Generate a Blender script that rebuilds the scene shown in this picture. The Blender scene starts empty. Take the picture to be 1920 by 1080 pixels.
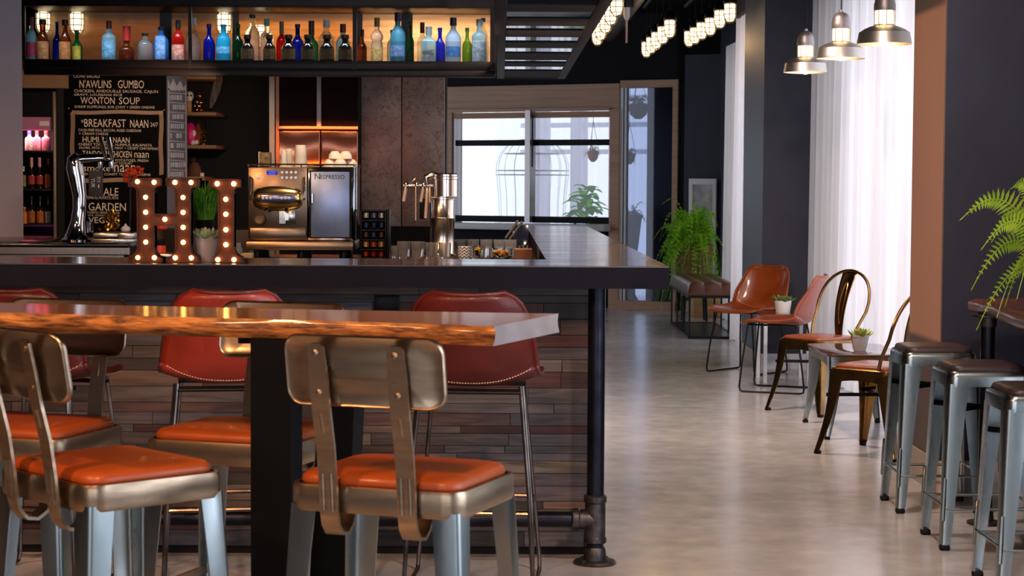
import bpy, bmesh, math, random
from mathutils import Vector, Matrix, Euler
random.seed(11)
PI = math.pi
SC = bpy.context.scene
COL = SC.collection
R_ = random.uniform

# ------------------------------------------------------------------ camera
F = 3600.0
H = 1.353
CAMROT = (Matrix.Rotation(-.0061, 3, 'Z') @ Matrix.Rotation(PI/2 - math.atan(195/F), 3, 'X') @ Matrix.Rotation(.0055, 3, 'Z'))

def ray(px, py):
    return CAMROT @ Vector(((px-960)/F, -(py-540)/F, -1))

def at(px, py, Y):
    d = ray(px, py)
    return Vector((0, 0, H)) + d*(Y/d.y)

def onz(px, py, z=0.0):
    d = ray(px, py)
    return Vector((0, 0, H)) + d*((z-H)/d.z)

cam_data = bpy.data.cameras.new('camera')
cam = bpy.data.objects.new('camera', cam_data)
COL.objects.link(cam)
cam.matrix_world = Matrix.Translation((0, 0, H)) @ CAMROT.to_4x4()
cam_data.sensor_width = 36
cam_data.lens = F/1920*36
cam_data.clip_end = 200
cam_data.dof.use_dof = True
cam_data.dof.focus_distance = 8.6
cam_data.dof.aperture_fstop = 11
SC.camera = cam

# ------------------------------------------------------------------ materials
def C(h):
    h = h.lstrip('#')
    v = [int(h[i:i+2], 16)/255 for i in (0, 2, 4)]
    return tuple((c/12.92 if c <= .04045 else ((c+.055)/1.055)**2.4) for c in v) + (1,)

_M = {}
def pm(name, col, rough=.5, metal=0, col2=None, scale=6, stretch=(1, 1, 1), lo=.35, hi=.65, bump=0, bscale=60, bstretch=None,
       trans=0, coat=0, ior=1.45, emis=None, estr=0, rough2=None, sheen=0, spec=None, aniso=0):
    if name in _M:
        return _M[name]
    m = bpy.data.materials.new(name); m.use_nodes = True
    nt = m.node_tree; N = nt.nodes; L = nt.links
    b = N['Principled BSDF']
    b.inputs['Base Color'].default_value = C(col)
    b.inputs['Roughness'].default_value = rough
    b.inputs['Metallic'].default_value = metal
    b.inputs['IOR'].default_value = ior
    b.inputs['Transmission Weight'].default_value = trans
    b.inputs['Coat Weight'].default_value = coat
    b.inputs['Coat Roughness'].default_value = .08
    b.inputs['Anisotropic'].default_value = aniso
    if spec is not None: b.inputs['Specular IOR Level'].default_value = spec
    if sheen: b.inputs['Sheen Weight'].default_value = sheen
    if emis:
        b.inputs['Emission Color'].default_value = C(emis); b.inputs['Emission Strength'].default_value = estr
    tc = N.new('ShaderNodeTexCoord')
    if col2 or rough2 is not None:
        mp = N.new('ShaderNodeMapping'); mp.inputs['Scale'].default_value = stretch
        L.new(tc.outputs['Object'], mp.inputs['Vector'])
        nz = N.new('ShaderNodeTexNoise'); nz.inputs['Scale'].default_value = scale; nz.inputs['Detail'].default_value = 5
        L.new(mp.outputs['Vector'], nz.inputs['Vector'])
        rp = N.new('ShaderNodeMapRange'); rp.inputs['From Min'].default_value = lo; rp.inputs['From Max'].default_value = hi
        L.new(nz.outputs['Fac'], rp.inputs['Value'])
        if col2:
            mx = N.new('ShaderNodeMix'); mx.data_type = 'RGBA'
            mx.inputs[6].default_value = C(col); mx.inputs[7].default_value = C(col2)
            L.new(rp.outputs['Result'], mx.inputs[0]); L.new(mx.outputs[2], b.inputs['Base Color'])
        if rough2 is not None:
            r2 = N.new('ShaderNodeMapRange'); r2.inputs['To Min'].default_value = rough; r2.inputs['To Max'].default_value = rough2
            L.new(rp.outputs['Result'], r2.inputs['Value']); L.new(r2.outputs['Result'], b.inputs['Roughness'])
    if bump:
        mp2 = N.new('ShaderNodeMapping'); mp2.inputs['Scale'].default_value = bstretch or stretch
        L.new(tc.outputs['Object'], mp2.inputs['Vector'])
        n2 = N.new('ShaderNodeTexNoise'); n2.inputs['Scale'].default_value = bscale; n2.inputs['Detail'].default_value = 3
        L.new(mp2.outputs['Vector'], n2.inputs['Vector'])
        bp = N.new('ShaderNodeBump'); bp.inputs['Strength'].default_value = bump; bp.inputs['Distance'].default_value = .01
        L.new(n2.outputs['Fac'], bp.inputs['Height']); L.new(bp.outputs['Normal'], b.inputs['Normal'])
    _M[name] = m
    return m

def glow(name, col, s):
    if name in _M: return _M[name]
    m = bpy.data.materials.new(name); m.use_nodes = True
    nt = m.node_tree; nt.nodes.remove(nt.nodes['Principled BSDF'])
    e = nt.nodes.new('ShaderNodeEmission'); e.inputs['Color'].default_value = C(col); e.inputs['Strength'].default_value = s
    nt.links.new(e.outputs[0], nt.nodes['Material Output'].inputs['Surface'])
    _M[name] = m
    return m

def pane_mat(name, tint='#ffffff', refl=.1):
    """thin window glass: clear sheet with a mirror reflection that grows at grazing angles"""
    if name in _M: return _M[name]
    m = bpy.data.materials.new(name); m.use_nodes = True
    nt = m.node_tree; N = nt.nodes; L = nt.links
    N.remove(N['Principled BSDF'])
    t = N.new('ShaderNodeBsdfTransparent'); t.inputs['Color'].default_value = C(tint)
    g = N.new('ShaderNodeBsdfGlossy'); g.inputs['Roughness'].default_value = .02
    fr = N.new('ShaderNodeLayerWeight'); fr.inputs['Blend'].default_value = .5
    ml = N.new('ShaderNodeMath'); ml.operation = 'POWER'; ml.inputs[1].default_value = 3
    L.new(fr.outputs['Facing'], ml.inputs[0])
    ad = N.new('ShaderNodeMath'); ad.operation = 'MULTIPLY_ADD'; ad.inputs[1].default_value = .8; ad.inputs[2].default_value = refl*.5
    L.new(ml.outputs[0], ad.inputs[0])
    mx = N.new('ShaderNodeMixShader')
    L.new(ad.outputs[0], mx.inputs[0]); L.new(t.outputs[0], mx.inputs[1]); L.new(g.outputs[0], mx.inputs[2])
    L.new(mx.outputs[0], N['Material Output'].inputs['Surface'])
    _M[name] = m
    return m

def sheer_mat(name, col, clear=.3, stripe=0.0):
    """thin woven cloth: part of the light goes straight through, the rest is scattered to both sides"""
    if name in _M: return _M[name]
    m = bpy.data.materials.new(name); m.use_nodes = True
    nt = m.node_tree; N = nt.nodes; L = nt.links
    N.remove(N['Principled BSDF'])
    tc = N.new('ShaderNodeTexCoord'); mp = N.new('ShaderNodeMapping'); mp.inputs['Scale'].default_value = (7, 7, .12)
    nz = N.new('ShaderNodeTexNoise'); nz.inputs['Scale'].default_value = 3; nz.inputs['Detail'].default_value = 6
    L.new(tc.outputs['Object'], mp.inputs['Vector']); L.new(mp.outputs['Vector'], nz.inputs['Vector'])
    mc = N.new('ShaderNodeMix'); mc.data_type = 'RGBA'
    mc.inputs[6].default_value = C(col); mc.inputs[7].default_value = C('#bdb0a8' if stripe else col)
    L.new(nz.outputs['Fac'], mc.inputs[0])
    d = N.new('ShaderNodeBsdfDiffuse'); tl = N.new('ShaderNodeBsdfTranslucent'); tr = N.new('ShaderNodeBsdfTransparent')
    L.new(mc.outputs[2], d.inputs['Color']); L.new(mc.outputs[2], tl.inputs['Color'])
    m1 = N.new('ShaderNodeMixShader'); m1.inputs[0].default_value = .6
    L.new(d.outputs[0], m1.inputs[1]); L.new(tl.outputs[0], m1.inputs[2])
    m2 = N.new('ShaderNodeMixShader'); m2.inputs[0].default_value = clear
    L.new(m1.outputs[0], m2.inputs[1]); L.new(tr.outputs[0], m2.inputs[2])
    L.new(m2.outputs[0], N['Material Output'].inputs['Surface'])
    _M[name] = m
    return m

def bottle_glass(name, col, body=.45, rough=.04):
    """coloured bottle with liquid in it: clear glass and a milky share that lights up"""
    if name in _M: return _M[name]
    m = bpy.data.materials.new(name); m.use_nodes = True
    nt = m.node_tree; N = nt.nodes; L = nt.links
    b = N['Principled BSDF']
    b.inputs['Base Color'].default_value = C(col); b.inputs['Roughness'].default_value = rough
    b.inputs['Transmission Weight'].default_value = 1; b.inputs['IOR'].default_value = 1.3
    tl = N.new('ShaderNodeBsdfTranslucent'); d = N.new('ShaderNodeBsdfDiffuse')
    tl.inputs['Color'].default_value = C(col); d.inputs['Color'].default_value = C(col)
    a = N.new('ShaderNodeMixShader'); a.inputs[0].default_value = .5
    L.new(tl.outputs[0], a.inputs[1]); L.new(d.outputs[0], a.inputs[2])
    mx = N.new('ShaderNodeMixShader'); mx.inputs[0].default_value = body
    L.new(b.outputs[0], mx.inputs[1]); L.new(a.outputs[0], mx.inputs[2])
    L.new(mx.outputs[0], N['Material Output'].inputs['Surface'])
    _M[name] = m
    return m

# ------------------------------------------------------------------ mesh builder
class MB:
    def __init__(s):
        s.bm = bmesh.new(); s.mi = 0
    def _fin(s, fs):
        for f in fs: f.material_index = s.mi
    def poly(s, pts):
        f = s.bm.faces.new([s.bm.verts.new(p) for p in pts]); f.material_index = s.mi; return f
    def box(s, x0, y0, z0, x1, y1, z1, bev=0, M=None):
        n0 = len(s.bm.faces)
        g = bmesh.ops.create_cube(s.bm, size=1)
        vs = g['verts']
        c = Vector(((x0+x1)/2, (y0+y1)/2, (z0+z1)/2)); d = Vector((abs(x1-x0), abs(y1-y0), abs(z1-z0)))
        for v in vs:
            v.co = Vector((v.co.x*d.x, v.co.y*d.y, v.co.z*d.z)) + c
        es = list({e for v in vs for e in v.link_edges})
        fs = {f for v in vs for f in v.link_faces}
        if bev:
            r = bmesh.ops.bevel(s.bm, geom=es, offset=min(bev, min(d)*.45), segments=2, affect='EDGES', profile=.5)
            fs = set(r['faces']) | {f for f in fs if f.is_valid}
            vs = list({v for f in fs for v in f.verts})
        s._fin(fs)
        if M is not None:
            for v in vs: v.co = M @ v.co
        return s
    def obox(s, c, d, M=None, bev=0):
        d = Vector(d)/2
        T = Matrix.Translation(c) @ (M.to_4x4() if M is not None else Matrix.Identity(4))
        return s.box(-d.x, -d.y, -d.z, d.x, d.y, d.z, bev, T)
    def rings(s, rings, cap0=True, cap1=True, closed=False):
        vr = [[s.bm.verts.new(p) for p in r] for r in rings]
        n = len(vr[0]); fs = []
        rng = range(len(vr)) if closed else range(len(vr)-1)
        for i in rng:
            a, b = vr[i], vr[(i+1) % len(vr)]
            for k in range(n):
                fs.append(s.bm.faces.new((a[k], a[(k+1) % n], b[(k+1) % n], b[k])))
        if not closed:
            if cap0: fs.append(s.bm.faces.new(vr[0][::-1]))
            if cap1: fs.append(s.bm.faces.new(vr[-1]))
        s._fin(fs)
        return s
    def tube(s, pts, r, seg=8, closed=False, flat=None):
        """round tube; flat=(w,t) gives a rectangular section whose width runs along the given side vector"""
        pts = [Vector(p) for p in pts]; n = len(pts)
        rr = r if isinstance(r, (list, tuple)) else [r]*n
        T = []
        for i in range(n):
            a = pts[i-1] if (i > 0 or closed) else pts[i]
            b = pts[(i+1) % n] if (i < n-1 or closed) else pts[i]
            T.append((b-a).normalized())
        up = Vector((0, 0, 1)) if abs(T[0].z) < .9 else Vector((1, 0, 0))
        nrm = T[0].cross(up).normalized(); out = []
        for i in range(n):
            if i:
                ax = T[i-1].cross(T[i])
                if ax.length > 1e-7:
                    nrm = Matrix.Rotation(T[i-1].angle(T[i]), 3, ax.normalized()) @ nrm
            nrm = (nrm - T[i]*nrm.dot(T[i])).normalized()
            bn = T[i].cross(nrm)
            out.append([pts[i] + (nrm*math.cos(2*PI*k/seg) + bn*math.sin(2*PI*k/seg))*rr[i] for k in range(seg)])
        return s.rings(out, closed=closed)
    def strap(s, pts, side, w, t):
        """flat bar following pts, width w along side, thickness t"""
        pts = [Vector(p) for p in pts]; side = Vector(side).normalized(); out = []
        n = len(pts); ww = w if isinstance(w, (list, tuple)) else [w]*n
        for i in range(n):
            T = (pts[min(i+1, n-1)] - pts[max(i-1, 0)]).normalized()
            nn = T.cross(side).normalized()*t/2; sd = side*ww[i]/2
            out.append([pts[i]-sd-nn, pts[i]+sd-nn, pts[i]+sd+nn, pts[i]-sd+nn])
        return s.rings(out)
    def lathe(s, prof, c=(0, 0, 0), seg=20, M=None, cap=True):
        c = Vector(c); out = []
        for r, z in prof:
            r = max(r, 1e-4)
            ring = [Vector((r*math.cos(2*PI*k/seg), r*math.sin(2*PI*k/seg), z)) for k in range(seg)]
            out.append([c + (M @ p if M is not None else p) for p in ring])
        return s.rings(out, cap, cap)
    def sph(s, c, r, seg=12, rg=8, sc=(1, 1, 1), M=None):
        prof = [(r*math.sin(PI*i/rg), -r*math.cos(PI*i/rg)) for i in range(rg+1)]
        S = Matrix.Diagonal(sc)
        return s.lathe(prof, c, seg, (M @ S) if M is not None else S)
    def grid(s, fn, nu, nv, cu=False):
        vs = [[s.bm.verts.new(fn(i/nu, j/nv)) for i in range(nu if cu else nu+1)] for j in range(nv+1)]
        fs = []
        for j in range(nv):
            for i in range(nu):
                k = (i+1) % nu if cu else i+1
                fs.append(s.bm.faces.new((vs[j][i], vs[j][k], vs[j+1][k], vs[j+1][i])))
        s._fin(fs); return s
    def prism(s, poly, f0, f1):
        """outline list of (a,b); f0/f1 map (a,b) to the two end planes"""
        return s.rings([[Vector(f0(*p)) for p in poly], [Vector(f1(*p)) for p in poly]])
    def build(s, name, mat, parent=None, smooth=35, loc=None, rz=None, solid=0, bevel=0, sub=0):
        bmesh.ops.remove_doubles(s.bm, verts=s.bm.verts, dist=1e-6)
        bmesh.ops.recalc_face_normals(s.bm, faces=s.bm.faces)
        me = bpy.data.meshes.new(name); s.bm.to_mesh(me); s.bm.free()
        for m in (mat if isinstance(mat, (list, tuple)) else [mat]): me.materials.append(m)
        if smooth:
            me.polygons.foreach_set('use_smooth', [True]*len(me.polygons))
            me.set_sharp_from_angle(angle=math.radians(smooth))
        o = bpy.data.objects.new(name, me); COL.objects.link(o)
        if parent is not None: o.parent = parent
        if loc is not None: o.location = loc
        if rz is not None: o.rotation_euler = (0, 0, rz)
        if solid:
            md = o.modifiers.new('solid', 'SOLIDIFY'); md.thickness = solid; md.offset = 0
        if sub:
            md = o.modifiers.new('sub', 'SUBSURF'); md.levels = sub; md.render_levels = sub
        return o

def tag(o, label, cat, group=None, kind=None):
    if label: o['label'] = label
    if cat: o['category'] = cat
    if group: o['group'] = group
    if kind: o['kind'] = kind
    return o
def thing(name, label, cat, loc=(0, 0, 0), rz=0, group=None):
    o = bpy.data.objects.new(name, None); COL.objects.link(o)
    o.empty_display_size = .1; o.location = loc; o.rotation_euler = (0, 0, rz)
    return tag(o, label, cat, group)
def struct(o, label=None):
    o['kind'] = 'structure'
    if label: o['label'] = label
    return o
def kids(o): return [c for c in COL.objects if c.parent == o]
def dup(root, loc, rz=0, label=None, group=None, kidmap=None):
    km = [(c, kids(c)) for c in kids(root)]
    r = root.copy(); COL.objects.link(r); r.location = loc; r.rotation_euler = (0, 0, rz)
    if label: r['label'] = label
    if group: r['group'] = group
    for c, gs in km:
        c2 = c.copy(); COL.objects.link(c2); c2.parent = r
        for g in gs:
            g2 = g.copy(); COL.objects.link(g2); g2.parent = c2
    return r
def face(dx, dy):
    """rotation that turns local +Y to the direction (dx, dy)"""
    return math.atan2(dy, dx) - PI/2
ORD = ['first', 'second', 'third', 'fourth', 'fifth', 'sixth', 'seventh', 'eighth', 'ninth', 'tenth', 'eleventh', 'twelfth']

def area(name, loc, size, energy, color, rot=(0, 0, 0), sy=None, spread=None):
    l = bpy.data.lights.new(name, 'AREA'); l.energy = energy; l.color = C(color)[:3]
    l.shape = 'RECTANGLE'; l.size = size; l.size_y = sy or size
    if spread: l.spread = math.radians(spread)
    o = bpy.data.objects.new(name, l); COL.objects.link(o); o.location = loc; o.rotation_euler = rot
    return o
def point(name, loc, energy, color, r=.04):
    l = bpy.data.lights.new(name, 'POINT'); l.energy = energy; l.color = C(color)[:3]; l.shadow_soft_size = r
    o = bpy.data.objects.new(name, l); COL.objects.link(o); o.location = loc
    return o
def spot(name, loc, tgt, energy, color, ang=60, r=.1, blend=.6):
    l = bpy.data.lights.new(name, 'SPOT'); l.energy = energy; l.color = C(color)[:3]; l.shadow_soft_size = r
    l.spot_size = math.radians(ang); l.spot_blend = blend
    o = bpy.data.objects.new(name, l); COL.objects.link(o); o.location = loc
    o.rotation_euler = (Vector(tgt)-Vector(loc)).to_track_quat('-Z', 'Y').to_euler()
    return o

def add_text(mb, body, x0, z0, x1, z1, fn):
    """lettering that fills the box x0..x1 by z0..z1 of a board; fn maps (a, b) to a point on the board"""
    cu = bpy.data.curves.new('t', 'FONT'); cu.body = body; cu.size = 1; cu.resolution_u = 2
    o = bpy.data.objects.new('t', cu); COL.objects.link(o)
    dg = bpy.context.evaluated_depsgraph_get()
    me = bpy.data.meshes.new_from_object(o.evaluated_get(dg))
    xs = [v.co.x for v in me.vertices]; ys = [v.co.y for v in me.vertices]
    ax, bx, ay, by = min(xs), max(xs), min(ys), max(ys)
    sx = (x1-x0)/max(bx-ax, 1e-6); sz = (z1-z0)/max(by-ay, 1e-6)
    vs = [mb.bm.verts.new(fn(x0+(v.co.x-ax)*sx, z0+(v.co.y-ay)*sz)) for v in me.vertices]
    for p in me.polygons:
        try:
            f = mb.bm.faces.new([vs[i] for i in p.vertices]); f.material_index = mb.mi
        except ValueError:
            pass
    bpy.data.objects.remove(o); bpy.data.meshes.remove(me); bpy.data.curves.remove(cu)

# ------------------------------------------------------------------ palette
NAVY = pm('navy_paint', '#1f2130', .5, col2='#25283a', scale=3, bump=.05, bscale=120)
GREY = pm('grey_violet_paint', '#b3abb6', .6, col2='#bab2bc', scale=2)
BLACK = pm('black_paint', '#080708', .6, spec=.25)
BLACKM = pm('black_metal', '#17161a', .38, .6, col2='#0f0e11', scale=20)
PIPE = pm('dark_steel_pipe', '#2c2e38', .3, .85, col2='#1d1e26', scale=14, rough2=.42)
IRON = pm('cast_iron_fitting', '#5b5657', .42, .9, col2='#3d3a3b', scale=25, bump=.15, bscale=90)
GUN = pm('brushed_gunmetal', '#b59f84', .27, 1, col2='#94806a', scale=7, stretch=(1, 1, 5), rough2=.4)
STEEL = pm('galvanised_steel', '#aab1af', .19, 1, col2='#8a9493', scale=9, stretch=(1, 1, .3), rough2=.33)
BRONZE = pm('bronze_steel', '#a5804f', .22, 1, col2='#745636', scale=8, stretch=(1, 1, .4), rough2=.36)
INOX = pm('stainless_steel', '#b9b6b2', .25, 1, col2='#a09c98', scale=5, stretch=(30, 1, 1))
CHROME = pm('chrome', '#dcdad8', .06, 1)
ORANGE = pm('orange_leather', '#ac4e1b', .42, col2='#974212', scale=5, bump=.12, bscale=220, coat=.1)
REDLEA = pm('red_brown_leather', '#5a1d17', .38, col2='#4a1611', scale=7, bump=.12, bscale=160, coat=.1, spec=.35)
REDDARK = pm('dark_red_leather', '#5e1c18', .36, col2='#4c1512', scale=7, bump=.12, bscale=160, coat=.15)
TANLEA = pm('tan_brown_leather', '#9c4a1e', .33, col2='#843a16', scale=8, bump=.1, bscale=180, coat=.25)
BROWNLEA = pm('dark_brown_leather', '#4a2a20', .35, col2='#3a201a', scale=8, bump=.1, bscale=180, coat=.15)
PLUMLEA = pm('plum_black_leather', '#2e2226', .42, bump=.1, bscale=180)
STITCH = pm('pale_stitching', '#d9b7a0', .7)
# ================================================================== SETTING
WALL_A = math.radians(28)                       # the far wall stands at an angle to the bar
WO = Vector((1.56, 20.83, 0)); WU = Vector((math.cos(WALL_A), -math.sin(WALL_A), 0)); WN = Vector((math.sin(WALL_A), math.cos(WALL_A), 0))
def WS(px, py):
    d = ray(px, py); o = Vector((0, 0, H))
    t = (WO-o).dot(WN)/d.dot(WN); p = o + d*t
    return (p-WO).dot(WU), p.z
def wbuild(mb, name, mat, parent=None):
    o = mb.build(name, mat, parent)
    if parent is None:
        o.location = WO; o.rotation_euler = (0, 0, -WALL_A)
    return o

# floor: polished concrete
def floor_mat():
    m = bpy.data.materials.new('polished_concrete'); m.use_nodes = True
    nt = m.node_tree; N = nt.nodes; L = nt.links; b = N['Principled BSDF']
    tc = N.new('ShaderNodeTexCoord')
    n1 = N.new('ShaderNodeTexNoise'); n1.inputs['Scale'].default_value = 1.3; n1.inputs['Detail'].default_value = 8; n1.inputs['Roughness'].default_value = .62
    n2 = N.new('ShaderNodeTexNoise'); n2.inputs['Scale'].default_value = 9; n2.inputs['Detail'].default_value = 6
    for n in (n1, n2): L.new(tc.outputs['Object'], n.inputs['Vector'])
    cr = N.new('ShaderNodeValToRGB'); e = cr.color_ramp.elements
    e[0].position = .32; e[0].color = C('#a09690'); e[1].position = .68; e[1].color = C('#c2bbb6')
    k = cr.color_ramp.elements.new(.5); k.color = C('#b1a8a2')
    L.new(n1.outputs['Fac'], cr.inputs[0])
    mx = N.new('ShaderNodeMix'); mx.data_type = 'RGBA'; mx.blend_type = 'OVERLAY'; mx.inputs[0].default_value = .2
    L.new(cr.outputs[0], mx.inputs[6]); L.new(n2.outputs['Color'], mx.inputs[7]); 
    hs = N.new('ShaderNodeHueSaturation'); hs.inputs['Saturation'].default_value = .45; L.new(mx.outputs[2], hs.inputs['Color'])
    L.new(hs.outputs[0], b.inputs['Base Color'])
    rr = N.new('ShaderNodeMapRange'); rr.inputs['From Min'].default_value = .3; rr.inputs['From Max'].default_value = .7
    rr.inputs['To Min'].default_value = .15; rr.inputs['To Max'].default_value = .24
    L.new(n2.outputs['Fac'], rr.inputs['Value']); L.new(rr.outputs['Result'], b.inputs['Roughness'])
    b.inputs['Specular IOR Level'].default_value = .6
    bp = N.new('ShaderNodeBump'); bp.inputs['Strength'].default_value = .04; bp.inputs['Distance'].default_value = .004
    return m
mb = MB(); mb.box(-5.2, -2.2, -.1, 3.2, 27.5, 0); struct(mb.build('floor', floor_mat()))
mb = MB(); mb.box(-5.2, -2.2, 3.2, 3.2, 22.6, 3.3); struct(mb.build('ceiling', pm('ceiling_black', '#0d0b0b', .85, spec=.1)))
mb = MB(); mb.box(-5.2, -2.2, 0, -5.0, 15.2, 3.2); struct(mb.build('wall_left', pm('left_wall_paint', '#4a4240', .7)))
mb = MB(); RW = [(-3.9, -1.5), (-.9, 1.5)]
mb.box(-5.2, -2.4, 0, 3.2, -2.2, .6); mb.box(-5.2, -2.4, 2.6, 3.2, -2.2, 3.2)
for a, b_ in ((-5.2, RW[0][0]), (RW[0][1], RW[1][0]), (RW[1][1], 3.2)): mb.box(a, -2.4, .6, b_, -2.2, 2.6)
struct(mb.build('wall_rear', pm('rear_wall_paint', '#7b6a5c', .7)))

# right wall: navy piers with tall curtained windows between them
PX = 1.93
BASEB = pm('pale_baseboard', '#b9a58f', .45)
mb = MB(); mb.box(PX, 8.36, 0, 2.75, 8.99, 3.2); cn = struct(mb.build('column_near', NAVY))
mb = MB(); mb.box(PX-.006, 8.362, .15, PX, 8.99, 3.2); mb.build('side_panel', pm('brown_side_panel', '#6a5346', .55, col2='#5f4a3d', scale=2, stretch=(1, 1, .3)), cn)
mb = MB(); mb.box(PX, 14.15, 0, 2.75, 15.3, 3.2); struct(mb.build('column_far', NAVY))
mb = MB(); mb.box(2.32, 19.9, 0, 2.75, 22.6, 3.2); mb.box(2.32, 16.9, 2.76, 2.75, 19.9, 3.2); struct(mb.build('wall_right', NAVY))
mb = MB(); mb.box(2.3, 6.6, 0, 2.75, 8.36, 3.2); mb.box(2.3, -2.2, 0, 2.75, .3, 3.2); mb.box(2.3, .3, 0, 2.75, 6.6, .25); mb.box(2.3, .3, 2.7, 2.75, 6.6, 3.2)
struct(mb.build('wall_right_near', NAVY))
# bulkhead above the windows
mb = MB(); mb.box(2.05, 8.99, 2.78, 2.75, 14.15, 3.2); mb.box(1.99, 15.3, 2.78, 2.75, 16.9, 3.2)
struct(mb.build('trim_1', BLACK))
# baseboards
mb = MB()
mb.box(PX-.014, 8.346, 0, PX, 9.0, .15); mb.box(PX-.014, 14.136, 0, PX, 15.3, .11)
struct(mb.build('baseboard_aisle', BASEB))
mb = MB(); mb.box(PX, 8.346, 0, 2.75, 8.36, .15); mb.box(PX, 14.136, 0, 2.75, 14.15, .11); struct(mb.build('baseboard_front', pm('white_baseboard', '#c9ced6', .4)))
# unseen rear windows added for soft fill, then frames behind the curtains
WHITEF = pm('white_frame', '#c9cbcf', .4)
for n, (a, b_) in enumerate(RW):
    mb = MB()
    for x in (a, (a+b_)/2-.03, b_-.06): mb.box(x, -2.36, .6, x+.06, -2.28, 2.6)
    for z in (.6, 1.57, 2.54): mb.box(a, -2.36, z, b_, -2.28, z+.06)
    w = struct(mb.build('window_%d' % (n+5), WHITEF))
    mb = MB(); mb.poly([(a, -2.32, .6), (b_, -2.32, .6), (b_, -2.32, 2.6), (a, -2.32, 2.6)]); mb.build('pane', pane_mat('clear_pane'), w)
for n, (y0, y1, x) in enumerate([(8.99, 14.15, 2.62), (15.3, 19.9, 2.62), (.3, 6.6, 2.62)]):
    mb = MB(); z0, z1 = (.25, 2.7) if n == 2 else (0.0, 2.78)
    mb.box(x, y0, z0, x+.06, y1, z0+.07); mb.box(x, y0, z1-.07, x+.06, y1, z1)
    k = max(2, round((y1-y0)/1.3))
    for i in range(k+1):
        yy = y0 + (y1-y0-.06)*i/k; mb.box(x, yy, z0, x+.06, yy+.06, z1)
    w = struct(mb.build('window_%d' % (n+2), WHITEF))
    mb = MB(); mb.poly([(x+.03, y0, z0), (x+.03, y1, z0), (x+.03, y1, z1), (x+.03, y0, z1)]); mb.build('pane', pane_mat('clear_pane'), w)

# sheer curtains
def curtain(name, x, y0, y1, z0, z1, label, amp=.035, nf=24, seed=1, lean=0.0):
    rnd = random.Random(seed); ph = [rnd.uniform(0, 6.28) for _ in range(6)]
    def fn(u, v):
        y = y0 + (y1-y0)*u
        a = amp*(.75+.5*v)
        w = math.sin(u*nf*2*PI + ph[0] + 1.2*math.sin(u*9+ph[1])) + .45*math.sin(u*nf*4.6*PI+ph[2]) + .3*math.sin(u*21+ph[3])
        return Vector((x + a*w, y + lean*(1-v)*(1-u), z1 + (z0-z1)*v))
    mb = MB(); mb.grid(fn, nf*12, 6)
    o = mb.build(name, sheer_mat('sheer_white_cloth', '#efe6e2', .22, 1), smooth=180)
    return tag(o, label, 'curtain', 'sheer window curtains')
curtain('curtain', 2.285, 9.02, 14.12, .02, 2.78, 'wide sheer white floor-length curtain behind the three pendant lamps', nf=20, seed=4)
curtain('curtain', 2.05, 15.32, 16.76, .02, 2.78, 'narrow sheer white curtain beside the big fern and tufted bench', nf=11, seed=9, amp=.03)

curtain('curtain', 2.28, 16.95, 19.50, .02, 2.74, 'sheer white curtain in the corner behind the big fern', nf=12, seed=13, amp=.03)

# back bar wall (faces the bar) and black upper wall
FY = 15.0
fx1 = at(835, 300, FY).x
mb = MB(); mb.box(-5.0, FY+.12, 0, fx1, FY+.5, 3.2); struct(mb.build('wall_bar', BLACK))
gp = at(20, 200, 10.9)
mb = MB(); xe = at(42, 200, 10.9).x; mb.prism([(-5.0, 10.9), (xe, 10.9), (xe-.14, 11.4), (-5.0, 11.4)], lambda x, y: (x, y, 0), lambda x, y: (x, y, 3.2)); struct(mb.build('wall_end', GREY))

# far wall with service window and glass door
TRIM = pm('oak_trim', '#b08c72', .45, col2='#9c775e', scale=3, stretch=(.5, 1, 14), lo=.3, hi=.7)
S = lambda px, py=300: WS(px, py)[0]
Z = lambda px, py: WS(px, py)[1]
sL, sWl, sWm0, sWm1, sWr, sD0, sD1, sE = S(833), S(858), S(990), S(1004), S(1146), S(1167), S(1262), S(1284)
zHead = Z(1000, 160); zTop = Z(1000, 221); zTr = Z(1000, 207); zSill = Z(1000, 414)
mb = MB()
mb.box(sL-1.2, 0, 0, sL, .25, 3.2); mb.box(sL, 0, 0, sD0-.12, .25, zSill-.05); mb.box(sL, 0, zHead, sE+.9, .25, 3.2); mb.box(sD1+.04, 0, 0, sE+.9, .25, 3.2)
mb2 = MB(); mb2.box(S(1284), -.02, .11, S(1284)+.62, .0, 2.74); struct(wbuild(mb2, 'wall_corner', NAVY))
mb2 = MB(); mb2.box(S(1284), -.034, 0, S(1284)+.62, -.02, .11); struct(wbuild(mb2, 'baseboard_corner', BASEB))
struct(wbuild(mb, 'wall_back', pm('dark_back_wall', '#0e0c10', .7, spec=.2)))
mb = MB()
mb.box(sL, -.03, zTr, sD0-.03, .2, zHead-.0)           # wide header
mb.box(sL, -.05, zSill-.1, sWl-.05, .2, zTr)            # left jamb
mb.box(sWr, -.05, 0, sD0-.02, .2, zTr)                 # post between window and door
mb.box(sL, -.06, zTr-.015, sWr, -.03, zTr+.02)
mb.box(sD0-.02, -.03, zHead-.05, sD1+.06, .12, zHead+.03)
mb.box(sD1, -.03, 0, sD1+.06, .12, zHead-.05)
mb.box(sD0-.02, -.05, 0, sD1+.06, .12, .09)
struct(wbuild(mb, 'trim_2', TRIM))
win = bpy.data.objects.new('window_1', None); COL.objects.link(win); win.location = WO; win.rotation_euler = (0, 0, -WALL_A); struct(win)
ALU = pm('aluminium_rail', '#b6b0ae', .35, .8)
mb = MB(); mb.box(sWm0, -.08, zSill-.02, sWm1-.03, .06, zTr); mb.box(sWl-.05, -.02, zSill-.02, sWl-.02, .1, zTr)
mb.build('frame', ALU, win)
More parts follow.
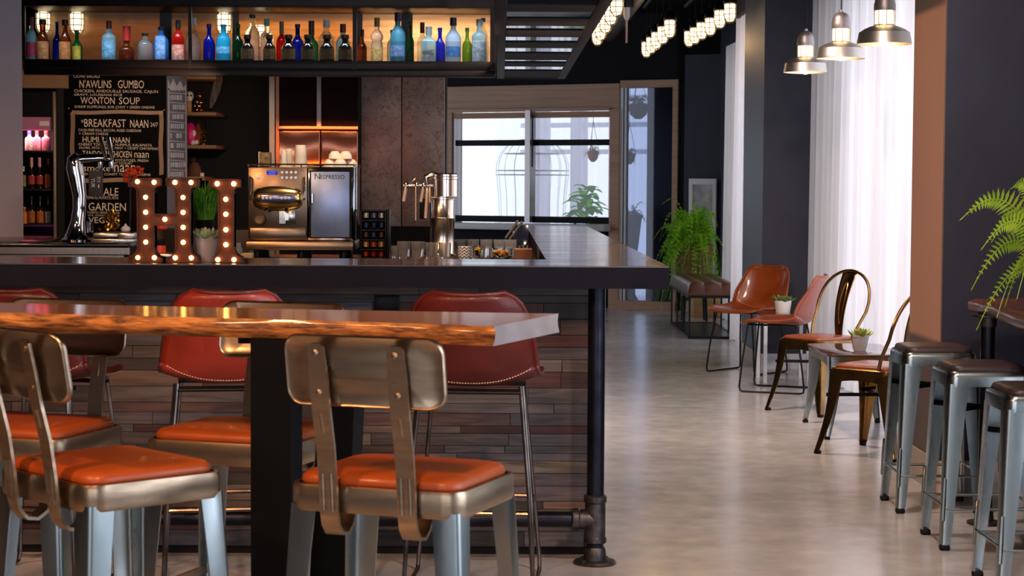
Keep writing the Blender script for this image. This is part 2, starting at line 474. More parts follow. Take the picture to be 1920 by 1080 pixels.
mb = MB(); mb.box(sWl-.05, -.03, zTop, sWr, .06, zTr-.02); mb.build('roller_blind', pm('beige_blind', '#a8846a', .7, col2='#9c785e', scale=4, stretch=(1, 1, 20)), win)
mb = MB()
for a, b_ in ((sWl-.02, sWm0), (sWm1-.03, sWr)):
    z1, z2 = Z(1000, 262), Z(1000, 273)
    mb.box(a, .0, z2, b_, .05, z1); mb.box(a, -.01, zSill-.02, b_, .06, zSill+.05)
mb.build('rail', BLACK, win)
mb = MB(); mb.box(sWl, .02, zSill, sWm0, .03, zTop); mb.box(sWm1-.03, .02, zSill, sWr, .03, zTop); mb.build('pane', pane_mat('clear_pane'), win)
mb = MB(); mb.box(sWm1-.02, -.06, zSill+.6, sWm1-.005, -.045, zTr-.05); mb.build('handle', BLACKM, win)
mb = MB(); mb.box(sL+.05, -.22, zSill-.1, sWr+.02, .1, zSill-.03, .008)
struct(wbuild(mb, 'trim_3', pm('white_sill', '#b9b7b8', .3)))
door = bpy.data.objects.new('door_1', None); COL.objects.link(door); door.location = WO; door.rotation_euler = (0, 0, -WALL_A); struct(door)
mb = MB(); mb.box(sD0-.02, -.02, .09, sD0+.015, .05, zHead-.05); mb.box(sD0+.03, -.02, .09, sD0+.05, .05, zHead-.05); mb.build('frame', pm('white_door_edge', '#d4d6dc', .35), door)
mb = MB(); mb.box(sD0+.015, -.015, .09, sD0+.03, .05, zHead-.05); mb.build('gasket', BLACK, door)
mb = MB(); mb.box(sD0+.05, .01, .09, sD1, .02, zHead-.05); mb.build('pane', pane_mat('door_pane', '#cfd6e6', .12), door)

# garden room behind the far wall: back fence, pale posts, navy side wall
def wpt(s, t, z): return WO + WU*s + WN*t + Vector((0, 0, z))
d_ = ray(1213, 300); o_ = Vector((0, 0, H)); t_ = (WO+WN*.9-o_).dot(WN)/d_.dot(WN); sN = (o_+d_*t_-WO).dot(WU)
mb = MB(); mb.box(sN, .9, 0, sN+2.0, 1.0, 3.2); struct(wbuild(mb, 'wall_outside', pm('navy_outside', '#2a2740', .5)))
mb = MB(); mb.grid(lambda u, v: Vector((-3.4+4.6*u, 2.9+.03*math.sin(u*150), .05+3.0*v)), 240, 1)
o = wbuild(mb, 'curtain', sheer_mat('sheer_outer_cloth', '#ffffff', .5)); tag(o, 'bright white sheer drape far behind the service window', 'curtain')
# pale town house beyond, blurred in the glare
mb = MB()
for i in range(9):
    x = -3.2+.55*i; mb.box(x, 3.6, 0, x+.16, 3.8, 3.4)
for z in (1.75, 2.1, 2.45, 2.75): mb.box(-3.4, 3.62, z, 1.6, 3.74, z+.06)
o = wbuild(mb, 'pergola', pm('lavender_pergola', '#a9a3c0', .7)); tag(o, 'pale lavender pergola of posts and rails beyond the window drape', 'pergola')
# ================================================================== BAR COUNTER
BT, BB = 1.07, 0.992                              # top and underside of the slab
BF, BI, BR, AI, AF = 6.645, 7.22, .585, .172, 13.15   # front edge, inner edge, right edge, arm inner edge, arm far end
bar = thing('bar_counter', 'long L-shaped bar with dark polished top, navy edge and reclaimed plank front', 'bar counter', (0, 0, 0))
def top_mat():
    m = pm('dark_polished_top', '#3a2d29', .13, col2='#4a3a34', scale=5, stretch=(.25, 6, 1), rough2=.24, coat=.3)
    return m
mb = MB()
pl = [(-4.6, BF), (BR, BF), (BR, AF), (AI, AF), (AI, BI), (-4.6, BI)]
mb.prism(pl, lambda x, y: (x, y, BT-.004), lambda x, y: (x, y, BT))
mb.build('worktop', top_mat(), bar, smooth=0)
mb = MB(); e = .002
pl2 = [(-4.6, BF), (BR, BF), (BR, AF), (AI, AF), (AI, BI), (-4.6, BI)]
mb.prism(pl2, lambda x, y: (x, y, BB), lambda x, y: (x, y, BT-.0045))
mb.build('fascia', pm('navy_black_edge', '#0e0e18', .6, col2='#12121d', scale=6, spec=.12), bar, smooth=0)

# plank cladding: every plank its own block, colour varies from plank to plank
def planks(name, x0, x1, z0, z1, y, parent, seed):
    rnd = random.Random(seed)
    bm = bmesh.new(); lay = bm.loops.layers.float_color.new('tint')
    cols = ['#544843', '#5f544f', '#463b37', '#6c605b', '#5a4038', '#57261c', '#3b302d', '#6b5548', '#4b4349', '#5d5357', '#451f18', '#6f5f52', '#655c5c', '#574f52']
    z = z0
    while z < z1-.004:
        h = min(rnd.choice([.028, .036, .045, .045, .058, .075]), z1-z)
        x = x0 - rnd.uniform(0, .5)
        while x < x1:
            w = rnd.choice([.22, .35, .5, .62, .8, .95])
            a, b = max(x, x0), min(x+w, x1)
            if b-a > .01:
                d = rnd.uniform(0, .007); c = list(C(rnd.choice(cols))); k = rnd.uniform(.45, .8)
                c = [c[0]*k, c[1]*k, c[2]*k, 1]
                g = bmesh.ops.create_cube(bm, size=1)
                for v in g['verts']:
                    v.co = Vector(((a+b)/2+v.co.x*(b-a-.0022), y-.006-d/2+v.co.y*(.012+d), z+h/2+v.co.z*(h-.002)))
                for f in {f for v in g['verts'] for f in v.link_faces}:
                    for l in f.loops: l[lay] = c
            x += w
        z += h
    me = bpy.data.meshes.new(name); bm.to_mesh(me); bm.free()
    me.materials.append(plank_mat())
    o = bpy.data.objects.new(name, me); COL.objects.link(o); o.parent = parent
    return o
def plank_mat():
    if 'reclaimed_planks' in _M: return _M['reclaimed_planks']
    m = bpy.data.materials.new('reclaimed_planks'); m.use_nodes = True
    nt = m.node_tree; N = nt.nodes; L = nt.links; b = N['Principled BSDF']
    at_ = N.new('ShaderNodeAttribute'); at_.attribute_name = 'tint'
    tc = N.new('ShaderNodeTexCoord'); mp = N.new('ShaderNodeMapping'); mp.inputs['Scale'].default_value = (1.6, 8, 24)
    # shift the grain from plank to plank by its tint
    ad = N.new('ShaderNodeVectorMath'); ad.operation = 'MULTIPLY_ADD'; ad.inputs[1].default_value = (60, 60, 60)
    L.new(at_.outputs['Color'], ad.inputs[0]); L.new(tc.outputs['Object'], ad.inputs[2])
    L.new(ad.outputs[0], mp.inputs['Vector'])
    wv = N.new('ShaderNodeTexNoise'); wv.inputs['Scale'].default_value = 1.7; wv.inputs['Detail'].default_value = 7; wv.inputs['Distortion'].default_value = 1.4
    L.new(mp.outputs[0], wv.inputs['Vector'])
    r = N.new('ShaderNodeMapRange'); r.inputs['From Min'].default_value = .3; r.inputs['From Max'].default_value = .7; r.inputs['To Min'].default_value = .45; r.inputs['To Max'].default_value = 1.5
    L.new(wv.outputs['Fac'], r.inputs['Value'])
    sc = N.new('ShaderNodeVectorMath'); sc.operation = 'SCALE'; L.new(at_.outputs['Color'], sc.inputs[0]); L.new(r.outputs['Result'], sc.inputs['Scale'])
    L.new(sc.outputs[0], b.inputs['Base Color']); b.inputs['Roughness'].default_value = .55
    bp = N.new('ShaderNodeBump'); bp.inputs['Strength'].default_value = .3; bp.inputs['Distance'].default_value = .004
    L.new(wv.outputs['Fac'], bp.inputs['Height']); L.new(bp.outputs['Normal'], b.inputs['Normal'])
    _M['reclaimed_planks'] = m
    return m
BW = 6.965                                        # plank face
planks('plank_cladding', -4.5, .325, .03, BB, BW, bar, 5)
mb = MB(); mb.box(-4.5, BW, 0, .325, BW+.1, BB); mb.box(.225, BW, 0, .325, AF-.05, BB); mb.build('core', BLACK, bar)
mb = MB(); mb.box(AI+.002, BI, .78, AI+.05, AF-.02, BB); mb.build('inner_panel', pm('inner_wood_panel', '#6d4c37', .5, col2='#573a29', scale=4, stretch=(1, .4, 9)), bar)
mb = MB(); mb.box(-4.5, BI-.02, .80, AI, BI, BB); mb.build('inner_steel', INOX, bar)
# outlet plate under the bar top
mb = MB(); pc = at(726, 569, BW-.01); mb.box(pc.x-.045, BW-.03, pc.z-.03, pc.x+.045, BW-.012, pc.z+.03, .004); mb.build('socket_plate', BLACKM, bar)
# pipe post, flange, tee, foot rail
px_, py_ = .343, 6.80
post = MB(); post.tube([(px_, py_, .03), (px_, py_, BB)], .031, 20); postO = post.build('support_post', PIPE, bar)
mb = MB()
zr = at(1100, 974, py_).z
mb.lathe([(.075, 0), (.078, .006), (.072, .012), (.042, .016), (.038, .05), (.034, .06)], (px_, py_, 0), 24)
for k in range(4): mb.lathe([(.007, .012), (.007, .018), (.002, .019)], (px_+.06*math.cos(PI/4+k*PI/2), py_+.06*math.sin(PI/4+k*PI/2), 0), 8)
mb.lathe([(.036, zr-.085), (.041, zr-.08), (.041, zr-.065), (.037, zr-.06), (.037, zr+.06), (.041, zr+.065), (.041, zr+.085), (.035, zr+.09)], (px_, py_, 0), 24)
Mx = Matrix.Rotation(-PI/2, 3, 'Y')
mb.lathe([(.037, 0), (.037, .055), (.041, .06), (.041, .08), (.034, .085)], (px_, py_, zr), 24, Mx)
mb.build('pipe_fitting', IRON, postO)
mb = MB(); mb.tube([(-4.4, py_, zr), (px_-.08, py_, zr)], .029, 16); mb.build('foot_rail', PIPE, bar)

# ================================================================== LEATHER SLING SEATS
def sling(parent, zs, zb, w_front, w_mid, w_top, dep, lean, mat, pmat, outer=None, thick=.011):
    """one-piece leather shell: seat running up into a back, rounded corners, edges curling inwards"""
    yb = -dep*.5
    prof = [(dep*.52, zs-.012), (dep*.3, zs+.002), (0, zs-.012), (yb*.72, zs-.008), (yb*.98, zs+.03), (yb-.02-lean*.2, zs+.10), (yb-.03-lean*.62, zs+(zb-zs)*.62), (yb-.035-lean, zb)]
    wid = [w_front, w_mid, w_mid*1.02, w_mid*1.0, w_mid*.98, w_mid*.95, (w_mid*.35+w_top*.65), w_top]
    crl = [.004, .02, .03, .05, .075, .08, .06, .035]
    n = len(prof)-1
    def lerp(a, t):
        t = min(max(t, 0), 1)*n; i = min(int(t), n-1); f = t-i
        p0, p1, p2, p3 = a[max(i-1, 0)], a[i], a[i+1], a[min(i+2, n)]
        return .5*((2*p1) + (-p0+p2)*f + (2*p0-5*p1+4*p2-p3)*f*f + (-p0+3*p1-3*p2+p3)*f**3)
    py = [p[0] for p in prof]; pz = [p[1] for p in prof]
    def P(u, v):
        # superellipse corner rounding at both ends
        a = abs(2*u-1); s = 1 if u >= .5 else -1
        tv = v
        w = lerp(wid, tv)/2
        ed = min(v/.16, (1-v)/.15, 1)
        w *= (1-(1-ed)**3.2)**.42 if ed < 1 else 1
        x = s*a*w
        y, z = lerp(py, tv), lerp(pz, tv)
        d = Vector((0, lerp(py, min(tv+.02, 1))-lerp(py, max(tv-.02, 0)), lerp(pz, min(tv+.02, 1))-lerp(pz, max(tv-.02, 0)))).normalized()
        nn = Vector((0, d.z, -d.y))*(-1 if d.z < -.9 else 1)
        nn = Vector((0, max(d.z, .0), -d.y if d.y < 0 else .3))
        nn = nn.normalized() if nn.length > 1e-5 else Vector((0, 0, 1))
        return Vector((x, y, z)) + nn*lerp(crl, tv)*a**2.6
    E = .02
    mb = MB(); mb.grid(lambda u, v: P(u, E+(1-2*E)*v), 20, 34)
    sh = mb.build('seat_shell', mat, parent, smooth=180, solid=thick)
    # piping and stitches along the border
    bd = [P(1, E+(1-2*E)*i/40) for i in range(41)] + [P(1-i/8, 1-E) for i in range(1, 8)] + [P(0, 1-E-(1-2*E)*i/40) for i in range(41)] + [P(i/8, E) for i in range(1, 8)]
    mb = MB(); mb.tube(bd, .0085, 8, closed=True); mb.build('piping', pmat, sh, smooth=180)
    mb = MB(); pts = [P(.04+.92*i/44, .50+.05*(1-abs(2*i/44-1)**2)*-1+.03) for i in range(45)]
    for i in range(0, 44):
        for off in (-thick*.5-.002, thick*.5+.002):
            a, b_ = pts[i], pts[i].lerp(pts[i+1], .62)
            mb.tube([a+Vector((0, off, off*.4)), b_+Vector((0, off, off*.4))], .0016, 4)
    mb.build('stitching', STITCH, sh, smooth=0)
    return sh

def leather_bar_stool(label, loc, rz, mat, pmat):
    t = thing('leather_bar_stool', label, 'bar stool', loc, rz, 'leather stools along the bar')
    sling(t, .70, 1.005, .36, .44, .35, .40, .05, mat, pmat)
    r = .0075
    for s in (-1, 1):
        mb = MB()
        mb.tube([(s*.155, .15, .682), (s*.19, .19, .30), (s*.212, .215, .05), (s*.213, .205, .014), (s*.213, .18, r), (s*.213, 0, r), (s*.213, -.18, r), (s*.213, -.205, .014), (s*.212, -.215, .05), (s*.195, -.205, .36), (s*.165, -.165, .69)], r, 10)
        mb.tube([(s*.172, -.16, .69), (s*.204, -.195, .30), (s*.2125, -.2, .03)], r*.9, 8)
        mb.build('leg', pm('blackened_rod', '#7d726b', .24, .95, col2='#4f4743', scale=9), t)
    mb = MB(); zf = .27
    mb.tube([(-.197, -.205, zf+.004), (.197, -.205, zf+.004)], r, 8); mb.tube([(-.195, .197, zf), (.195, .197, zf)], r, 8)
    for s in (-1, 1): mb.tube([(s*.197, -.205, zf), (s*.195, .197, zf)], r, 8)
    mb.build('foot_rest', pm('blackened_rod', '#4b4340'), t)
    for y in (-.115, .135):
        mb = MB(); mb.box(-.165, y-.015, .662, .165, y+.015, .674); mb.build('seat_bracket', BLACKM, t)
    mb = MB(); mb.tube([(-.165, -.17, .668), (.165, -.17, .668)], .006, 8); mb.build('seat_rail', BLACKM, t)
    return t
ST_Y = 6.47
def bar_stool_at(px, y, rz, label, mat, pmat):
    p = at(px, 700, y); leather_bar_stool(label, (p.x, y, 0), rz, mat, pmat)
bar_stool_at(890, 6.45, math.radians(-4), 'red-brown leather bar stool nearest the pipe post, behind the table end', REDLEA, REDDARK)
bar_stool_at(426, 6.5, math.radians(9), 'bright red leather bar stool under the lit letters', pm('bright_red_leather', '#9c3220', .36, col2='#822416', scale=6, bump=.12, bscale=160, coat=.2), REDDARK)
bar_stool_at(84, 6.5, math.radians(-14), 'dark red leather bar stool half hidden at the left frame edge', REDDARK, REDLEA)

# ================================================================== LIVE-EDGE HIGH TABLE
TT = 1.03
def slab():
    t = thing('live_edge_table', 'long high table with varnished live-edge slab top on black legs', 'table', (0, 0, 0))
    near = [(-2.75, 5.13), (-2.2, 4.985), (-1.8, 4.885), (-1.5, 4.80), (-1.232, 4.725), (-.95, 4.652), (-.579, 4.548), (-.36, 4.485), (-.169, 4.42), (-.06, 4.372), (-.013, 4.348)]
    far = [(.146, 4.79), (-.02, 4.815), (-.186, 4.845), (-.4, 4.885), (-.629, 4.936), (-.95, 5.01), (-1.335, 5.115), (-1.9, 5.27), (-2.6, 5.48)]
    def dens(a, k):
        out = []
        for i in range(len(a)-1):
            for j in range(k): out.append((a[i][0]+(a[i+1][0]-a[i][0])*j/k, a[i][1]+(a[i+1][1]-a[i][1])*j/k))
        return out + [a[-1]]
    rnd = random.Random(3)
    nd, fd = dens(near, 5), dens(far, 5)
    mb = MB(); prof = [(0.0, 0), (-.004, -.006), (-.010, -.018), (-.004, -.032), (.010, -.046)]
    rings = []
    for off, dz in prof:
        ring = []
        for i, (x, y) in enumerate(nd):
            wob = (.006*math.sin(x*9+dz*40)+.004*math.sin(x*23+1)) * (1 if 0 < i < len(nd)-1 else 0) * (-dz/.046)
            ring.append((x-off*.26, y+off+wob, TT+dz))
        for i, (x, y) in enumerate(fd):
            ring.append((x+off*.2, y-off, TT+dz))
        rings.append(ring)
    vr = [[mb.bm.verts.new(p) for p in r] for r in rings]; n = len(vr[0])
    mb.bm.faces.new(vr[0])
    bt = mb.bm.faces.new(vr[-1][::-1]); bt.material_index = 1
    for i in range(len(vr)-1):
        for k in range(n):
            f = mb.bm.faces.new((vr[i][k], vr[i][(k+1) % n], vr[i+1][(k+1) % n], vr[i+1][k]))
            f.material_index = 2 if k == len(nd)-1 else 1
    topm = pm('varnished_slab', '#b57a50', .15, col2='#9a6038', scale=3, stretch=(1.2, 9, 1), lo=.3, hi=.7, coat=.35)
    edgem = pm('live_edge_bark', '#c8803c', .38, col2='#5c3216', scale=7, stretch=(1.6, 3, 9), lo=.38, hi=.62, bump=.5, bscale=18, coat=.2)
    endm = pm('end_grain_daylit', '#9a8f8c', .4, col2='#8a7f7c', scale=9)  # pale window light on the slab end is put into the colour
    mb.build('tabletop', [topm, edgem, endm], t, smooth=50)
    leg = pm('black_leg_steel', '#050506', .55, spec=.15)
    ux, uy = .956, -.293                       # along the table
    vx, vy = .293, .956
    rot = Matrix.Rotation(math.atan2(uy, ux), 3, 'Z')
    def L(px0, px1, y, lean, z1=.985):
        a, b = at(px0, 800, y), at(px1, 800, y)
        mb = MB(); w = (b.x-a.x); c = Vector(((a.x+b.x)/2, y, 0))
        mb.rings([[c + rot @ Vector((sx*w*.5-lean, sy*.035, 0)) for sx, sy in ((-1, -1), (1, -1), (1, 1), (-1, 1))],
                  [c + rot @ Vector((sx*w*.5, sy*.035, z1)) for sx, sy in ((-1, -1), (1, -1), (1, 1), (-1, 1))]])
        mb.build('leg', leg, t, smooth=0)
    L(478, 559, 4.575, 0)
    L(608, 682, 4.71, .045)
    mb = MB(); c = at(575, 645, 4.78); mb.obox(Vector((c.x, 4.76, .974)), (.22, .32, .02), rot); mb.build('bracket', leg, t, smooth=0)
    # the far end of the table stands outside the frame to the left
    for px, yy in ((-560, 5.2), (-620, 5.35)):
        a = at(px, 800, yy); mb = MB(); mb.obox(Vector((a.x, yy, .4925)), (.1, .07, .985), rot); mb.build('leg', leg, t, smooth=0)
    return t
slab()

# ================================================================== METAL BAR CHAIRS AT THE TABLE
def angle_leg(p_top, p_bot, w0, w1, sx, sy, parent, mat, name='leg', th=.005, rib=True, n=6, curve=0.0):
    """pressed steel leg with an L section: outer corner runs from p_top to p_bot; wings point inwards along -sx, -sy"""
    p0, p1 = Vector(p_top), Vector(p_bot); out = []
    for i in range(n+1):
        t = i/n; c = p0.lerp(p1, t) + Vector((sx, sy, 0))*curve*math.sin(PI*t)*-1
        w = w0+(w1-w0)*t**.8; r = min(.012, w*.3)
        def q(a, b): return c + Vector((-sx*a, -sy*b, 0))
        arc = [q(r-r*math.sin(k*PI/6), r-r*math.cos(k*PI/6)) for k in range(4)]
        arci = [q(r-(r-th)*math.sin(k*PI/6), r-(r-th)*math.cos(k*PI/6)) for k in range(4)]
        ring = [q(w, 0)] + arc + [q(0, w), q(th, w)] + arci[::-1] + [q(w, th)]
        out.append(ring)
    mb = MB(); mb.rings(out)
    if rib:                                    # raised rib down the outer corner
        a, b = p0.lerp(p1, .58), p0.lerp(p1, .86); d = Vector((-sx*.004, -sy*.004, 0))
        mb.tube([a+d*2, a.lerp(b, .04)+d, a.lerp(b, .5)+d, a.lerp(b, .96)+d, b+d*2], [.002, .008, .009, .008, .002], 8)
    return mb.build(name, mat, parent, smooth=40)

def rrect(w, d, r, n=5):
    pts = []
    for cx, cy, a0 in ((w/2-r, d/2-r, 0), (-w/2+r, d/2-r, PI/2), (-w/2+r, -d/2+r, PI), (w/2-r, -d/2+r, 1.5*PI)):
        for k in range(n+1):
            a = a0 + PI/2*k/n; pts.append((cx+r*math.cos(a), cy+r*math.sin(a)))
    return pts
def pad(w, d, r, z, h, mat, parent, name='seat_cushion'):
    mb = MB(); rg = []
    for k, (f, zz) in enumerate([(.985, 0), (1.0, h*.25), (.985, h*.6), (.94, h*.85), (.84, h*.97), (.55, h*1.06), (.2, h*1.1)]):
        rg.append([(x*f, y*f, z+zz) for x, y in rrect(w, d, r)])
    mb.rings(rg); return mb.build(name, mat, parent, smooth=80)

def bistro_chair():
    t = thing('metal_bar_chair', 'x', 'bar chair', group='metal bar chairs around the high table')
    W, D, ZS = .405, .355, .71
    mb = MB()
    rg = [[(x*f, y*f, z) for x, y in rrect(W, D, .045)] for f, z in ((.985, ZS-.058), (1.0, ZS-.05), (1.0, ZS-.01), (.985, ZS-.001), (.95, ZS))]
    rg.append([(x*.95, y*.95, ZS-.006) for x, y in rrect(W, D, .045)])
    mb.rings(rg, cap0=True); mb.build('seat_frame', GUN, t, smooth=40)
    pad(W*.93, D*.92, .045, ZS-.004, .03, ORANGE, t)
    for sx in (-1, 1):
        for sy in (-1, 1):
            angle_leg((sx*(W/2-.006), sy*(D/2-.006), ZS-.045), (sx*(W/2+.028), sy*(D/2+.03), 0), .062, .04, sx, sy, t, STEEL, rib=False)
    for sy in (-1, 1):
        mb = MB(); z = .24; mb.box(-W/2-.012, sy*(D/2+.012)-.004, z, W/2+.012, sy*(D/2+.012)+.004, z+.022); mb.build('stretcher', GUN, t)
    for sx in (-1, 1):
        mb = MB(); z = .30; mb.box(sx*(W/2+.01)-.004, -D/2-.01, z, sx*(W/2+.01)+.004, D/2+.01, z+.022); mb.build('stretcher', GUN, t)
    # back plate: pressed sheet with rolled rim, slightly hollow towards the sitter
    def bp(u, v, o=0):
        x = (u-.5)*.365; z = .884+.152*v
        return Vector((x, -.202-.052*(z-.71)/.32 - .0 + .03*(2*u-1)**2 + o, z))
    mb = MB()
    poly = rrect(1, 1, .16, 6)
    def P2(a, b, o): return bp(a+.5, b+.5, o)
    front = []; back = []
    rr = [(.30, .004), (.62, .004), (.93, .004), (.965, .009), (1.0, .006), (1.0, -.002), (.965, -.005), (.9, -.001), (.55, -.001), (.2, -.001)]
    rings = []
    for f, o in rr:
        rings.append([P2(a/.365*(1-(1-f)*.42), b/.152*f, o) for a, b in rrect(.365, .152, .036, 6)])
    mb.rings(rings); br = mb.build('backrest', GUN, t, smooth=60)
    for s in (-1, 1):
        x = s*.09; mb = MB()
        path = [(x, -.105, .642), (x, -.118, .618), (x, -.142, .603), (x, -.168, .607), (x, -.186, .628), (x, -.194, .66), (x, -.2, .72), (x, -.212, .80), (x, -.2335, .884), (x, -.246, .95), (x, -.259, 1.012), (x, -.2605, 1.02)]
        mb.strap(path, (1, 0, 0), [.042]*(len(path)-2)+[.036, .02], .0075)
        for z, y in ((.915, -.243), (1.0, -.2605)):
            mb.lathe([(.007, 0), (.007, .003), (.003, .005)], (x, y, z), 10, Matrix.Rotation(PI/2, 3, 'X'))
        mb.tube([(x, -.219, .83), (x, -.2325, .87)], .006, 8); mb.tube([(x-.01, -.2, .66), (x-.01, -.207, .74)], .004, 6); mb.tube([(x+.01, -.2, .66), (x+.01, -.207, .74)], .004, 6)
        mb.build('back_upright', GUN, t, smooth=40)
    return t
ch0 = bistro_chair()
G = 'metal bar chairs around the high table'
for i, (c, d, lb) in enumerate([
    ((-.207, 4.195), (.355, .935), 'metal bar chair with orange seat, its back turned to us at the table end'),
    ((-.874, 4.292), (.735, .678), 'metal bar chair with orange seat turned diagonally, nearest on the left'),
    ((-.650, 4.90), (-.33, -.944), 'metal bar chair on the far side of the table, behind the black leg'),
    ((-1.235, 4.98), (-.3, -.954), 'metal bar chair on the far side of the table at the left frame edge')]):
    rz = face(*d)
    if i == 0:
        ch0.location = (c[0], c[1], 0); ch0.rotation_euler = (0, 0, rz); ch0['label'] = lb
    else:
        dup(ch0, (c[0], c[1], 0), rz, lb, G)
# ================================================================== RIGHT SIDE: LEDGE, STOOLS
WALNUT = pm('walnut_edge', '#6b3a20', .3, col2='#3f2012', scale=5, stretch=(6, .6, 6), lo=.3, hi=.7, bump=.1, bscale=40, coat=.3)
ZL = .885
lf = onz(1808, 560, ZL); ln = onz(1920, 600, ZL)
dx = (ln.x-lf.x)/(ln.y-lf.y)
def lx(y): return lf.x + dx*(y-lf.y)
led = thing('ledge_table', 'walnut wall ledge table with live edge on a dark pipe leg, under the fern', 'ledge table')
mb = MB(); ys = [lf.y+.02-(i/16)*3.2 for i in range(17)]
near = [(lx(y)+.012*math.sin(y*7)+.006*math.sin(y*19) + (.05 if i == 0 else 0), y) for i, y in enumerate(ys)]
ring = lambda z, o: [(x+o, y, z) for x, y in near] + [(2.295, y, z) for y in (ys[-1], ys[0]+.06)]
mb.rings([ring(ZL, 0.004), ring(ZL-.008, 0), ring(ZL-.03, .004), ring(ZL-.042, .016)]); mb.build('ledge_top', WALNUT, led, smooth=50)
lp = at(1852, 640, 7.64)
mb = MB(); mb.tube([(lp.x, lp.y, .03), (lp.x, lp.y, ZL-.04)], .029, 18); pl_ = mb.build('leg', PIPE, led)
mb = MB(); mb.lathe([(.07, 0), (.07, .01), (.038, .014), (.034, .05)], (lp.x, lp.y, 0), 20); mb.build('pipe_fitting', IRON, pl_)
mb = MB(); mb.lathe([(.034, ZL-.09), (.036, ZL-.055), (.066, ZL-.05), (.066, ZL-.0425)], (lp.x, lp.y, 0), 20); mb.build('pipe_fitting', IRON, pl_)

def tolix_stool():
    t = thing('metal_stool', 'x', 'stool', group='metal stools at the wall ledge')
    W, ZS = .305, .665
    mb = MB()
    rg = [[(x*f, y*f, z) for x, y in rrect(W, W, .035)] for f, z in ((1.02, ZS-.055), (1.015, ZS-.02), (1.0, ZS-.006), (.965, ZS), (.93, ZS-.004))]
    mb.rings(rg); mb.build('seat_frame', STEEL, t, smooth=40)
    pad(W*.93, W*.93, .045, ZS-.005, .03, PLUMLEA, t)
    hb = .178
    for sx in (-1, 1):
        for sy in (-1, 1):
            lg = angle_leg((sx*(W/2+.001), sy*(W/2+.001), ZS-.045), (sx*hb, sy*hb, .022), .078, .036, sx, sy, t, STEEL, th=.004)
            mb = MB(); c = Vector((sx*(hb-.017), sy*(hb-.017), 0)); mb.obox(c+Vector((0, 0, .011)), (.036, .036, .022), None, .006); mb.build('rubber_foot', BLACK, lg)
    zz, k = .155, .168
    for s in (-1, 1):
        mb = MB(); mb.tube([(-k, s*k, zz), (k, s*k, zz)], .006, 8); mb.build('stretcher', STEEL, t)
        mb = MB(); mb.tube([(s*k, -k, zz+.012), (s*k, k, zz+.012)], .006, 8); mb.build('stretcher', STEEL, t)
    mb = MB(); zb = .52; q = .148
    mb.strap([(-q, -q, zb), (q, q, zb)], (0, 0, 1), .02, .004); mb.strap([(-q, q, zb+.0), (q, -q, zb)], (0, 0, 1), .02, .004)
    mb.build('cross_brace', BLACKM, t)
    return t
s0 = tolix_stool(); G = 'metal stools at the wall ledge'
pos = [(1.822, 8.045, 'galvanised metal stool with dark cushion, farthest of the three under the ledge'),
       (1.82, 7.24, 'galvanised metal stool with dark cushion, second of the three under the ledge'),
       (1.822, 6.43, 'galvanised metal stool with dark cushion, nearest under the ledge, cut by the right frame edge')]
for i, (x, y, lb) in enumerate(pos):
    if i == 0: s0.location = (x, y, 0); s0['label'] = lb
    else: dup(s0, (x, y, 0), 0, lb, G)

# ================================================================== FERNS
def frond(mb, base, az, L, rise, droop, w, n=22, rnd=random, roll=0):
    """arching fern frond with paired leaflets"""
    d = Vector((math.cos(az), math.sin(az), 0)); side = Vector((-d.y, d.x, 0))
    sw = rnd.uniform(-.15, .15)
    def P(t): return Vector(base) + d*(L*(t*.95)) + side*(sw*L*t*t) + Vector((0, 0, rise*math.sin(min(t*1.25, 1)*PI*.5) - droop*t**2.4))
    st = [P(i/n) for i in range(n+1)]
    mb.tube(st[::2] if n % 2 == 0 else st, .0018, 4)
    for i in range(2, n+1):
        t = i/n; a = st[i]; T = (st[i]-st[i-1]).normalized()
        sd = T.cross(Vector((0, 0, 1))); sd = sd.normalized() if sd.length > .05 else side
        sd = Matrix.Rotation(roll, 3, T) @ sd; up = sd.cross(T).normalized()
        l = w*math.sin(PI*min(1, .12+t*.93))**.7 * (1.05-.55*t); b = L/n*.46
        for s in (-1, 1):
            tip = a + sd*s*l + T*l*.28 + up*(-.12*l+rnd.uniform(-.1, .1)*l)
            m = a + sd*s*l*.45 + T*(l*.1)
            mb.poly([a - T*b*.6, m - T*b*.75 + up*.002, tip, m + T*b*.95 + up*.002, a + T*b*.6])
def leaf_mat(name, a, b, tr=.35):
    if name in _M: return _M[name]
    m = bpy.data.materials.new(name); m.use_nodes = True
    nt = m.node_tree; N = nt.nodes; L = nt.links; p = N['Principled BSDF']
    tc = N.new('ShaderNodeTexCoord'); nz = N.new('ShaderNodeTexNoise'); nz.inputs['Scale'].default_value = 9; nz.inputs['Detail'].default_value = 3
    L.new(tc.outputs['Object'], nz.inputs['Vector'])
    mr = N.new('ShaderNodeMapRange'); mr.inputs['From Min'].default_value = .35; mr.inputs['From Max'].default_value = .65; L.new(nz.outputs['Fac'], mr.inputs['Value'])
    mx = N.new('ShaderNodeMix'); mx.data_type = 'RGBA'; mx.inputs[6].default_value = C(a); mx.inputs[7].default_value = C(b)
    L.new(mr.outputs['Result'], mx.inputs[0]); L.new(mx.outputs[2], p.inputs['Base Color']); p.inputs['Roughness'].default_value = .5
    tl = N.new('ShaderNodeBsdfTranslucent'); L.new(mx.outputs[2], tl.inputs['Color'])
    ms = N.new('ShaderNodeMixShader'); ms.inputs[0].default_value = tr
    L.new(p.outputs[0], ms.inputs[1]); L.new(tl.outputs[0], ms.inputs[2]); L.new(ms.outputs[0], N['Material Output'].inputs['Surface'])
    _M[name] = m; return m
FERN = leaf_mat('fern_green', '#86b428', '#bfe048', .4)
